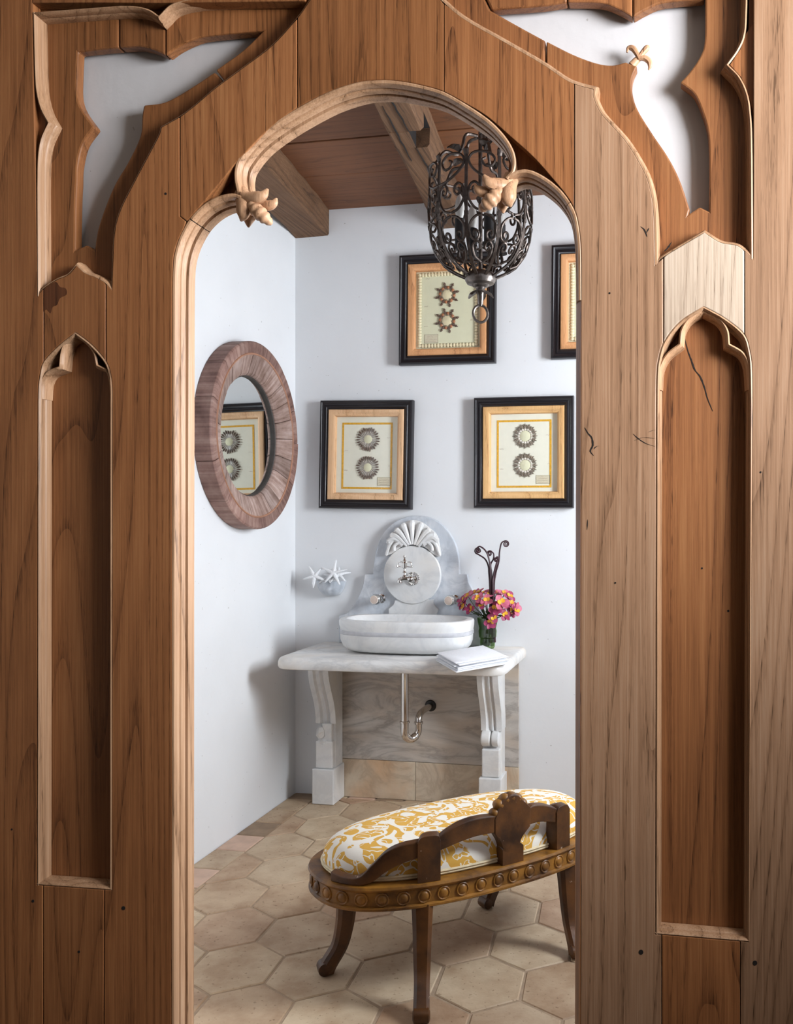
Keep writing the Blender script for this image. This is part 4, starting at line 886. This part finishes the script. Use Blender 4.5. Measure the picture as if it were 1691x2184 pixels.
def fern(stem, cen, r, turns, sgn, label, y):
    P = [onY(*zc5(*p), y) for p in stem]; C = onY(*zc5(*cen), y); rr = r / 8.4 * 4.3 / F
    e = P[-1]; a0 = math.atan2(e.z - C.z, e.x - C.x); n = 34
    S = [C + Vector((rr * (1 - .86 * k / n) * math.cos(a0 + sgn * turns * 2 * PI * k / n), 0, rr * (1 - .86 * k / n) * math.sin(a0 + sgn * turns * 2 * PI * k / n))) for k in range(n + 1)]
    Q = spl([VB + Vector((P[0].x - VB.x, 0, .03))] + P, 6)[:-1] + S
    R = [.0052 - .002 * min(1, i / 40) for i in range(len(Q))]; m = len(Q)
    for i in range(m - n, m): R[i] = .0034 - .0012 * (i - m + n) / n
    o = tag(mk('fern_fiddlehead', tube(Q, R, 7), M_FERN, None, smooth=True, loc=VB + Vector((0, 0, .03))), label, 'fern stem', 'plum fiddleheads in the vase'); return o
fern([(630, 1010), (612, 700), (598, 560), (540, 440), (440, 370), (375, 335)], (412, 290), 60, 2.0, -1, 'plum fiddlehead arching outward with a wide coil over the backsplash side', 4.262)
fern([(645, 1010), (640, 640), (600, 400), (540, 280), (450, 215), (395, 238)], (430, 285), 46, 1.6, 1, 'plum fiddlehead curling over and down into the wide coil', 4.250)
fern([(665, 1010), (655, 700), (640, 540), (690, 440), (695, 350), (650, 300)], (622, 340), 50, 2.0, 1, 'plum fiddlehead with the coil in the middle of the bunch', 4.256)
fern([(680, 1010), (690, 750), (745, 520), (770, 420), (750, 395)], (740, 455), 40, 1.8, 1, 'shortest plum fiddlehead with a small tight coil', 4.245)
fern([(700, 1010), (725, 720), (785, 490), (800, 310), (830, 165), (870, 122)], (912, 170), 60, 2.2, -1, 'tallest plum fiddlehead with the coil turned towards the jamb', 4.262)

# ================================================================ framed shell pictures
def rect_path(x0, x1, z0, z1): return [(x0, z0), (x0, z1), (x1, z1), (x1, z0)]
def frame_pic(label, x0, x1, z0, z1, tilt, style, fillet):
    cx, cz = (x0 + x1) / 2, (z0 + z1) / 2
    yf = YB - .046
    root = thing('framed_picture', (cx, YB, z0), label, 'picture', 'framed shell pictures on the back wall')
    Rm = Matrix.Translation((cx, 0, cz)) @ Matrix.Rotation(tilt, 4, 'Y') @ Matrix.Translation((-cx, 0, -cz))
    def add(name, m, mat, par=root, **kw): return mk(name, ([Rm @ Vector(p) for p in m[0]], m[1]), mat, par, **kw)
    add('black_frame', sweep(rect_path(x0, x1, z0, z1), [(0, .044), (0, .010), (.003, .004), (.010, .003), (.014, .008), (.024, .011), (.027, .008), (.034, .008), (.038, .014), (.046, .017), (.046, .044)], yf, True), M_BLACK, smooth=True)
    add('blond_fillet_frame', sweep(rect_path(x0 + .046, x1 - .046, z0 + .046, z1 - .046), [(0, .030), (0, .010), (.003, .006), (.012, .005), (.026, .010), (.034, .016), (.037, .036)], yf, True), fillet, smooth=True)
    ix0, ix1, iz0, iz1 = x0 + .078, x1 - .078, z0 + .078, z1 - .078; ym = yf + .036
    paper = M_PAPERG if style == 'star' else M_PAPER
    mat = add('mount_paper', box(ix0, ix1, ym, ym + .006, iz0, iz1), paper)
    add('glazing', ([(ix0, yf + .024, iz0), (ix1, yf + .024, iz0), (ix1, yf + .024, iz1), (ix0, yf + .024, iz1)], [[0, 1, 2, 3]]), M_GLASS)
    W, Hh = ix1 - ix0, iz1 - iz0
    if style != 'star':
        m = .034
        add('ochre_border', sweep(rect_path(ix0 + m, ix1 - m, iz0 + m * .7, iz1 - m), [(0, 0), (0, -.0012), (.010, -.0012), (.010, 0)], ym, True), M_GILT)
    else:
        b = []
        for k in range(26):
            z = iz0 + .02 + (iz1 - iz0 - .04) * k / 25
            for x in (ix0 + .024, ix1 - .024): b.append(ellipsoid((x, ym - .003, z), (.011, .006, .0085), 8, 5))
        for k in range(1, 18):
            x = ix0 + .024 + (ix1 - ix0 - .048) * k / 18
            for z in (iz0 + .02, iz1 - .02): b.append(ellipsoid((x, ym - .003, z), (.0085, .006, .011), 8, 5))
        o = add('shell_border', join(*b), M_SHELLC, smooth=True); o['kind'] = 'stuff'
    sx = (ix0 + ix1) / 2 + (.006 if style != 'star' else -.004)
    for zc_ in ((z0 + .353, z0 + .222) if style == 'star' else (z0 + .358, z0 + .213)):
        c = Vector((sx, ym - .004, zc_)); tips, base, extra = [], [], []
        if style == 'feather':
            for k in range(26):
                a = 2 * PI * k / 26 + .05; r1 = .062 * random.uniform(.92, 1.06); dv = Vector((math.cos(a), 0, math.sin(a)))
                base.append(tube([c + dv * .022, c + dv * .044], [.0016, .0030], 5)); tips.append(tube([c + dv * .036, c + dv * (r1 - .008), c + dv * r1], [.0018, .0046, .0015], 6))
            mats = (M_SHELLD, M_SHELLP, None); disc_r = .022
        elif style == 'fan':
            for k in range(16):
                a = 2 * PI * k / 16; dv = Vector((math.cos(a), 0, math.sin(a))); tv = Vector((-math.sin(a), 0, math.cos(a)))
                base.append(ellipsoid(c + dv * .033, (.006, .004, .006), 7, 4))
                for s in (-1, 0, 1): tips.append(tube([c + dv * .038, c + dv * (.052 - abs(s) * .003) + tv * s * .005, c + dv * (.064 - abs(s) * .007) + tv * s * .010], [.0035, .0036, .0006], 5))
            mats = (M_SHELLG, M_SHELLW, None); disc_r = .027
        else:
            for k in range(8):
                a = 2 * PI * k / 8 + .25; dv = Vector((math.cos(a), 0, math.sin(a)))
                tips.append(ellipsoid(c + dv * .040, (.0085, .006, .0085), 8, 5)); tips.append(ellipsoid(c + dv * .055, (.0065, .005, .0065), 8, 5)); tips.append(ellipsoid(c + dv * .0625, (.003, .003, .003), 6, 4))
                a += PI / 8; dv = Vector((math.cos(a), 0, math.sin(a))); extra.append(ellipsoid(c + dv * .036, (.009, .005, .009), 8, 5)); base.append(ellipsoid(c + dv * .028, (.005, .006, .005), 6, 4))
            mats = (M_SHELLD, M_SHELLG, M_SHELLO); disc_r = .026
        ro_ = add('shell_rosette', join(*tips), mats[0], smooth=True)
        add('rosette_ring', join(*base), mats[1], ro_, smooth=True)
        if extra: add('rosette_shells', join(*extra), mats[2], ro_, smooth=True)
        add('rosette_disc', lathe([(disc_r, 0), (disc_r, .003), (disc_r * .8, .0055), (0, .006)], place(c + Vector((0, .003, 0)), (0, -1, 0)), 22), M_SHELLC if style == 'star' else M_PAPERG, ro_, smooth=True)
    # handwritten card and pencil notes
    lx0 = ix0 + (.05 if style == 'star' else W - .112); lz0 = iz0 + (.034 if style == 'star' else .042); lw, lh = .072, .044
    cd = add('paper_label', box(lx0, lx0 + lw, ym - .0012, ym, lz0, lz0 + lh), M_CARD)
    add('label_rule', sweep(rect_path(lx0 + .001, lx0 + lw - .001, lz0 + .001, lz0 + lh - .001), [(0, 0), (0, -.0004), (.001, -.0004), (.001, 0)], ym - .0012, True), M_INKD, cd)
    wr = []
    for k in range(4):
        z = lz0 + lh - .009 - k * .009; x = lx0 + random.uniform(.006, .014); xe = lx0 + lw - random.uniform(.006, .014); pts = []
        while x < xe: pts.append(Vector((x, ym - .0016, z + random.uniform(-.0022, .0022)))); x += .0026
        wr.append(tube(pts, .0005, 4, cap=False))
    add('handwriting', join(*wr), M_INK, cd)
    wn = []
    for fx, fz in ((.16, .90), (.82, .72), (.14, .55), (.84, .36), (.14, .30)):
        pts = [Vector((ix0 + W * fx + .0028 * k, ym - .0008, iz0 + Hh * fz + random.uniform(-.003, .003))) for k in range(8)]
        wn.append(tube(pts, .00045, 4, cap=False))
    add('pencil_notes', join(*wn), M_INK, mat)
W_ORANGE = wood('honey_fillet', lin((178, 122, 78)), lin((212, 156, 108)), lin((226, 176, 130)), rough=0.5, ring=0.4, val=(0.95, 1.05))
W_HONEY = wood('ochre_fillet', lin((196, 146, 92)), lin((226, 180, 122)), lin((236, 196, 146)), rough=0.5, ring=0.4, val=(0.95, 1.05))
frame_pic('black framed shell picture with two feathery rosettes, hanging beside the mirror wall', -1.830, -1.334, 1.484, 2.040, .018, 'feather', W_BLOND)
frame_pic('black framed shell picture with two spiky grey rosettes above the flower vase', -1.012, -0.512, 1.486, 2.037, .002, 'fan', W_HONEY)
frame_pic('black framed shell picture with beaded border and two eight pointed stars, behind the lantern', -1.402, -0.902, 2.212, 2.768, .006, 'star', W_ORANGE)
frame_pic('black framed shell picture with beaded border, half hidden by the arch jamb', -0.622, -0.122, 2.218, 2.776, .006, 'star', W_ORANGE)

# ================================================================ round mirror
MC = Vector((XL, 3.80, 1.812)); RO, RG, RI = .428, .372, .276
mir = thing('round_mirror', MC - Vector((0, 0, RO)), 'round mirror in a thick weathered frame of wooden staves', 'mirror')
def wedge(a0, a1, prof):
    n = max(2, int(math.degrees(a1 - a0) / 4)); V, Fc = [], []; m = len(prof)
    for i in range(n + 1):
        a = a0 + (a1 - a0) * i / n
        for r, x in prof: V.append((XL + x, MC.y + r * math.cos(a), MC.z + r * math.sin(a)))
    for i in range(n):
        for k in range(m): Fc.append([i * m + k, i * m + (k + 1) % m, (i + 1) * m + (k + 1) % m, (i + 1) * m + k])
    Fc += [list(range(m)), [n * m + k for k in range(m)][::-1]]
    return V, Fc
def stave_ring(n, prof, name, mat, gap):
    cuts = [2 * PI * (k + random.uniform(-.22, .22)) / n for k in range(n)]
    for k in range(n):
        a, b = cuts[k], cuts[(k + 1) % n] + (2 * PI if k == n - 1 else 0); j = random.uniform(-.0015, .0015)
        mk(name, wedge(a + gap, b - gap, [(r, x + (j if x > .03 else 0)) for r, x in prof]), mat, mir, bevel=.0022)
stave_ring(13, [(RO, .001), (RO, .078), (RO - .008, .084), (RG + .004, .080), (RG + .004, .001)], 'rim_stave', W_MRIM, .0022)
stave_ring(22, [(RG, .002), (RG, .076), (RG - .004, .079), (RI + .012, .050), (RI + .002, .040), (RI, .032), (RI, .002)], 'face_stave', W_MIRROR, .0026)
mk('inner_bead', lathe([(RG + .006, .078), (RG + .002, .083), (RG - .004, .081), (RG - .006, .076)], Matrix.Translation(MC) @ Matrix.Rotation(PI / 2, 4, 'Y'), 72, cap=False), plain('copper_wood_bead', lin((160, 116, 92)), .6, var=.15), mir, smooth=True)
mk('mirror_backing', wedge(0, 2 * PI - .0001, [(RI + .001, .003), (RI + .001, .034), (RI - .005, .031), (RI - .006, .018), (RI - .008, .003)]), plain('dark_rebate', lin((58, 52, 48)), .6, var=.2), mir)
mk('mirror_glass', lathe([(RI - .006, 0), (RI - .006, .004), (0, .004)], Matrix.Translation((XL + .015, MC.y, MC.z)) @ Matrix.Rotation(PI / 2, 4, 'Y'), 64), M_MIRR, mir)

# ================================================================ iron lantern
LC = Vector((-0.665, 2.95, 0))
LR = [(2.245, .048), (2.262, .085), (2.285, .122), (2.325, .152), (2.37, .167), (2.42, .174), (2.48, .175), (2.545, .173), (2.605, .170)]
def rad_at(z):
    for (z0, r0), (z1, r1) in zip(LR, LR[1:]):
        if z <= z1: t_ = (z - z0) / (z1 - z0); return r0 + (r1 - r0) * t_
    return LR[-1][1]
lan = thing('iron_lantern', (LC.x, LC.y, 2.12), 'wrought iron basket lantern with scrollwork hanging in front of the pictures', 'lantern')
def surf(a, z, k=0): r = rad_at(z) + k; return Vector((LC.x + r * math.cos(a), LC.y + r * math.sin(a), z))
NR = 10
for i in range(NR):
    a = 2 * PI * i / NR + .27
    P = spl([Vector((LC.x + r * math.cos(a), LC.y + r * math.sin(a), z)) for z, r in LR], 3)
    mk('rib', tube(P, .0072, 4, .45, up=(math.cos(a), math.sin(a), 0)), M_IRON, lan, smooth=True)
    mk('leaf_tip', tube([surf(a, 2.595, .002), surf(a, 2.612, .008), surf(a, 2.628, -.002)], [.008, .010, .001], 6, .4, up=(math.cos(a), math.sin(a), 0)), M_IRON, lan, smooth=True)
    hw_ = PI / NR
    def scroll(pts, r=.0043):
        Q = spl([Vector((x, y, 0)) for x, y in pts], 5)
        mk('scroll', tube([surf(a + hw_ + q.x * hw_, q.y) for q in Q], r, 6), M_IRON, lan, smooth=True)
    for sgn in (-1, 1):
        def coil(cx_, cz_, rx, rz, a0, turns, s): return [(cx_ + rx * (1 - .75 * k / 10) * math.cos(a0 + s * turns * 2 * PI * k / 10), cz_ + rz * (1 - .75 * k / 10) * math.sin(a0 + s * turns * 2 * PI * k / 10)) for k in range(11)]
        # low C scroll, middle C scroll, tall upper scroll
        scroll([(sgn * .12, 2.272), (sgn * .62, 2.285), (sgn * .72, 2.31)] + coil(sgn * .38, 2.31, sgn * .30, .017, 0, 1.1, 1)[1:], .004)
        scroll([(sgn * .05, 2.405), (sgn * .45, 2.398), (sgn * .80, 2.375), (sgn * .82, 2.345)] + coil(sgn * .48, 2.345, sgn * .32, .020, 0, 1.2, -1)[1:])
        scroll([(sgn * .05, 2.415), (sgn * .50, 2.425), (sgn * .84, 2.455), (sgn * .84, 2.485)] + coil(sgn * .48, 2.485, sgn * .34, .026, 0, 1.2, 1)[1:])
    if i % 2 == 0: scroll([(-.95, 2.515), (-.3, 2.52), (.5, 2.545), (.86, 2.58), (.5, 2.604), (-.3, 2.604), (-.72, 2.585), (-.5, 2.56), (-.1, 2.562), (.05, 2.578), (-.15, 2.586)])
    else: scroll([(.95, 2.515), (.3, 2.52), (-.5, 2.545), (-.86, 2.58), (-.5, 2.604), (.3, 2.604), (.72, 2.585), (.5, 2.56), (.1, 2.562), (-.05, 2.578), (.15, 2.586)])
    for z in (2.345, 2.41, 2.47): mk('collar_clip', tube([surf(a, z - .006), surf(a, z + .006)], .0092, 4, .7, up=(math.cos(a), math.sin(a), 0)), M_IRON, lan)
mk('hub', lathe([(0, 2.205), (.014, 2.206), (.018, 2.213), (.026, 2.216), (.030, 2.222), (.046, 2.226), (.052, 2.236), (.051, 2.252), (.044, 2.262), (.03, 2.268), (0, 2.27)], Matrix.Translation((LC.x, LC.y, 0)), 28), M_IRONP, lan, smooth=True)
cp = mk('leaf_cap', lathe([(.006, 2.150), (.009, 2.158), (.011, 2.185), (.015, 2.20), (.013, 2.208)], Matrix.Translation((LC.x, LC.y, 0)), 16), M_IRONP, lan, smooth=True)
for k in range(5):
    a = 2 * PI * k / 5 + .4; d = Vector((math.cos(a), math.sin(a), 0)); s = Vector((-math.sin(a), math.cos(a), 0)); c = Vector((LC.x, LC.y, 2.198))
    rows = [(0.008, .008, 0), (.022, .016, .004), (.036, .015, -.004), (.046, .004, -.016)]
    V = [c + d * r + s * wd * q + Vector((0, 0, z - abs(q) * .003)) for r, wd, z in rows for q in (-1, 0, 1)]
    mk('cap_leaf', (V, [[i * 3 + j, i * 3 + j + 1, i * 3 + j + 4, i * 3 + j + 3] for i in range(3) for j in range(2)]), M_IRONP, cp, smooth=True, fix=False)
mk('pull_ring', tube([(LC.x + .023 * math.cos(2 * PI * k / 24), LC.y + .010 * math.cos(2 * PI * k / 24), 2.124 + .029 * math.sin(2 * PI * k / 24)) for k in range(24)], .0048, 8, closed=True), M_IRONP, lan, smooth=True)
mk('center_rod', tube([(LC.x, LC.y, 2.26), (LC.x, LC.y, 2.74)], .007, 8), M_IRON, lan, smooth=True)
for k in range(4):
    a = PI / 2 * k + .6; c = Vector((LC.x + .075 * math.cos(a), LC.y + .075 * math.sin(a), 0))
    mk('candle_arm', tube(spl([(LC.x, LC.y, 2.30), (c.x, c.y, 2.30), (c.x, c.y, 2.34)], 4), .005, 6), M_IRON, lan, smooth=True)
    cs = mk('candle_sleeve', lathe([(.022, 2.335), (.022, 2.34), (.0165, 2.342), (.0165, 2.435), (0, 2.436)], Matrix.Translation((c.x, c.y, 0)), 14), M_SLEEVE, lan, smooth=True)
    mk('bulb', lathe([(.010, 2.436), (.015, 2.455), (.0165, 2.475), (.013, 2.498), (.006, 2.514), (0, 2.522)], Matrix.Translation((c.x, c.y, 0)), 14), M_BULB, lan, smooth=True)
# crown above the basket
for k in range(5):
    a = 2 * PI * k / 5 + .1; d = Vector((math.cos(a), math.sin(a), 0)); o_ = Vector((LC.x, LC.y, 0))
    P = spl([o_ + d * .168 + Vector((0, 0, 2.60)), o_ + d * .135 + Vector((0, 0, 2.645)), o_ + d * .09 + Vector((0, 0, 2.645)), o_ + d * .07 + Vector((0, 0, 2.675)), o_ + d * .055 + Vector((0, 0, 2.72)), o_ + d * .012 + Vector((0, 0, 2.725))], 5)
    cs = mk('crown_strap', tube(P, .0055, 6), M_IRON, lan, smooth=True)
    s = Vector((-math.sin(a), math.cos(a), 0)); c = o_ + d * .075 + Vector((0, 0, 2.665))
    rows = [(0, .01, 0), (.016, .022, .012), (.034, .02, .012), (.052, .003, -.002)]
    V = [c + d * r + s * wd * q + Vector((0, 0, z - abs(q) * .006)) for r, wd, z in rows for q in (-1, 0, 1)]
    mk('crown_leaf', (V, [[i * 3 + j, i * 3 + j + 1, i * 3 + j + 4, i * 3 + j + 3] for i in range(3) for j in range(2)]), M_IRON, cs, smooth=True, fix=False)
for k in range(7):
    z = 2.755 + k * .036
    pts = [(LC.x + (.010 * math.cos(2 * PI * j / 12) if k % 2 else 0), LC.y + (0 if k % 2 else .010 * math.cos(2 * PI * j / 12)), z + .024 * math.sin(2 * PI * j / 12)) for j in range(12)]
    mk('chain_link', tube(pts, .003, 6, closed=True), M_IRON, lan, smooth=True)
mk('ceiling_hook', join(tube([(LC.x, LC.y, 2.985), (LC.x, LC.y, ZC - .003)], .005, 6), lathe([(.045, ZC - .02), (.05, ZC - .005), (.05, ZC - .003)], Matrix.Translation((LC.x, LC.y, 0)), 18)), M_IRON, lan)

# ================================================================ gilded bench
BC = Vector((-0.722, 2.922, 0)); BT = math.radians(45.2); BA, BB, BE = .520, .273, 2.4
ct, st = math.cos(BT), math.sin(BT)
def boval(th, k=0.0):
    c, s = math.cos(th), math.sin(th)
    p = (BA + k) * math.copysign(abs(c) ** (2 / BE), c); q = (BB + k) * math.copysign(abs(s) ** (2 / BE), s)
    return Vector((BC.x + p * ct - q * st, BC.y + p * st + q * ct, 0))
def proju(P):
    f = -P.x * math.sin(ANG) + P.y * math.cos(ANG); r = P.x * math.cos(ANG) + P.y * math.sin(ANG); return CX + F * r / f
def th_u(u, lo=math.radians(188), hi=math.radians(335)):
    for _ in range(40):
        m_ = (lo + hi) / 2
        if proju(boval(m_)) < u: lo = m_
        else: hi = m_
    return (lo + hi) / 2
bench = thing('gilded_bench', BC, 'low oval bench in worn gilded wood with a carved gallery rail', 'bench')
NB = 120
def oring(k, z): return [boval(2 * PI * i / NB, k) + Vector((0, 0, z)) for i in range(NB)]
ZA, ZT = .272, .345
ap = mk('apron', loft([oring(*q) for q in ((-.030, ZA), (-.003, ZA), (.003, ZA + .004), (.003, ZA + .010), (-.005, ZA + .014), (-.005, ZT - .018), (.001, ZT - .014), (.005, ZT - .008), (.002, ZT - .001), (-.006, ZT), (-.05, ZT))]), M_GOLD, bench, smooth=True)
# carved rosettes along the apron, evenly spaced
pts = [boval(2 * PI * i / 720, -.004) for i in range(720)]; cum = [0]
for i in range(1, 721): cum.append(cum[-1] + (pts[i % 720] - pts[i - 1]).length)
NRo = 42
for k in range(NRo):
    d = cum[-1] * k / NRo; i = next(j for j in range(720) if cum[j + 1] > d); th = 2 * PI * i / 720
    p = boval(th, -.004); t_ = (boval(th + .01, 0) - boval(th - .01, 0)).normalized(); nrm = Vector((t_.y, -t_.x, 0)); z = (ZA + ZT) / 2 - .002
    M = place(Vector((p.x, p.y, z)), nrm)
    mk('apron_rosette', join(lathe([(.0215, -.003), (.0215, .001), (.019, .003), (.016, .001), (.0145, .0005), (.0125, .003), (.007, .005), (0, .0055)], M, 12)), M_GOLD, ap, smooth=True)
# seat pad
def pad(k, z): return [boval(2 * PI * i / NB, k) + Vector((0, 0, z)) for i in range(NB)]
mk('seat_cushion', loft([pad(-.046, ZT + .001), pad(-.040, ZT + .012), pad(-.040, ZT + .030), pad(-.046, ZT + .048), pad(-.060, ZT + .066), pad(-.082, ZT + .080), pad(-.115, ZT + .090), pad(-.16, ZT + .096), pad(-.21, ZT + .098)]), M_DAMASK, bench, smooth=True)
for z, k in ((ZT + .006, -.039), (ZT + .014, -.037)):
    mk('piping', tube([boval(2 * PI * i / NB, k) + Vector((0, 0, z)) for i in range(NB)], .0042, 6, closed=True), M_PIPING, bench, smooth=True)
# gallery rail on the near side
def bent(us, zl, zu, k0, k1, name, mat, par=bench, bev=.003):
    """board bent along the oval between photo columns us; zl / zu lower and upper edge heights"""
    th = [th_u(u) if not isinstance(u, tuple) else u[0] for u in us]
    n = 8; V, Fc = [], []; S = []
    for i in range(len(th) - 1):
        for k in range(n): S.append((i + k / n))
    S.append(len(th) - 1)
    cl = spl([(a, b, c) for a, b, c in zip(th, zl, zu)], n)
    for q in cl:
        for (kk, z) in ((k0, q.y), (k1, q.y), (k1, q.z), ((k0 + k1) / 2, q.z + .006), (k0, q.z)): V.append(boval(q.x, kk) + Vector((0, 0, z)))
    for i in range(len(cl) - 1):
        for k in range(5): Fc.append([i * 5 + k, i * 5 + (k + 1) % 5, (i + 1) * 5 + (k + 1) % 5, (i + 1) * 5 + k])
    Fc += [list(range(5)), [(len(cl) - 1) * 5 + k for k in range(5)]]
    return mk(name, (V, Fc), mat, par, bevel=bev)
KI, KO = -.040, -.008
bent([700, 730, 762, 790, 820, 855, 899], [ZT, ZT, ZT, ZT + .012, ZT + .040, ZT + .062, ZT + .076], [ZT + .028, ZT + .020, ZT + .026, ZT + .062, ZT + .098, ZT + .116, ZT + .122], KI, KO, 'gallery_rail', M_BENCH)
bent([890, 900, 933, 940], [ZT] * 4, [ZT + .118, ZT + .135, ZT + .135, ZT + .118], KI - .004, KO + .004, 'gallery_post', M_BENCH)
bent([934, 955, 985, 1020, 1066], [ZT + .085, ZT + .093, ZT + .103, ZT + .110, ZT + .108], [ZT + .125, ZT + .142, ZT + .158, ZT + .164, ZT + .160], KI, KO, 'gallery_rail', M_BENCH)
bent([1074, 1082, 1110, 1119], [ZT] * 4, [ZT + .05, ZT + .06, ZT + .06, ZT + .05], KI - .003, KO + .003, 'splat_foot', M_BENCH)
spt = bent([1058, 1070, 1078, 1092, 1108, 1116, 1134], [ZT + .105, ZT + .075, ZT + .045, ZT + .040, ZT + .045, ZT + .075, ZT + .105], [ZT + .150, ZT + .190, ZT + .205, ZT + .215, ZT + .210, ZT + .195, ZT + .165], KI - .003, KO + .003, 'gallery_splat', M_BENCH)
for j, (u, z, r) in enumerate(((1062, .175, .016), (1072, .198, .018), (1085, .212, .018), (1098, .214, .018), (1112, .206, .017), (1124, .188, .015))):
    c = boval(th_u(u), -.024) + Vector((0, 0, ZT + z)); mk('crest_leaf', ellipsoid(c - Vector((0, 0, .010)), (r + .003, r + .003, r), 10, 6), M_GOLD, spt, smooth=True)
bent([1122, 1140, 1160, 1180, 1196], [ZT + .100, ZT + .108, ZT + .106, ZT + .096, ZT + .085], [ZT + .150, ZT + .164, ZT + .160, ZT + .146, ZT + .130], KI, KO, 'gallery_rail', M_BENCH)
bent([1190, 1196, 1212, 1218], [ZT] * 4, [ZT + .122, ZT + .138, ZT + .138, ZT + .122], KI - .004, KO + .004, 'gallery_post', M_BENCH)
def bloc(p, q): return Vector((BC.x + p * ct - q * st, BC.y + p * st + q * ct, 0))
def bleg(top, foot, name='leg'):
    T_, F_ = bloc(*top), bloc(*foot); out = (F_ - T_); out = out.normalized() if out.length > .01 else (T_ - BC).normalized()
    knee = T_ + out * .012
    P = spl([T_ + Vector((0, 0, ZA + .004)), knee + Vector((0, 0, .22)), T_.lerp(F_, .25) + Vector((0, 0, .15)), T_.lerp(F_, .45) + Vector((0, 0, .085)), T_.lerp(F_, .85) + Vector((0, 0, .035)), F_ + Vector((0, 0, .014))], 5)
    n = len(P); R = [.034 - .010 * min(1, i / (n * .62)) + (.002 * max(0, (i - n * .7)) / (n * .3)) for i in range(n)]
    l = mk(name, tube(P, R, 8, 1, up=out, sq=.6), M_BENCH, bench, smooth=True)
    mk('foot_scroll', lathe([(0, -.024), (.012, -.025), (.020, -.021), (.021, 0), (.020, .021), (.012, .025), (0, .024)], place(F_ + out * .006 + Vector((0, 0, .022)), out.cross(Vector((0, 0, 1)))), 14), M_BENCH, l, smooth=True)
bleg((-.385, .045), (-.462, .062)); bleg((-.270, -.215), (-.345, -.345)); bleg((.285, -.205), (.255, -.300)); bleg((.285, .185), (.215, .180))
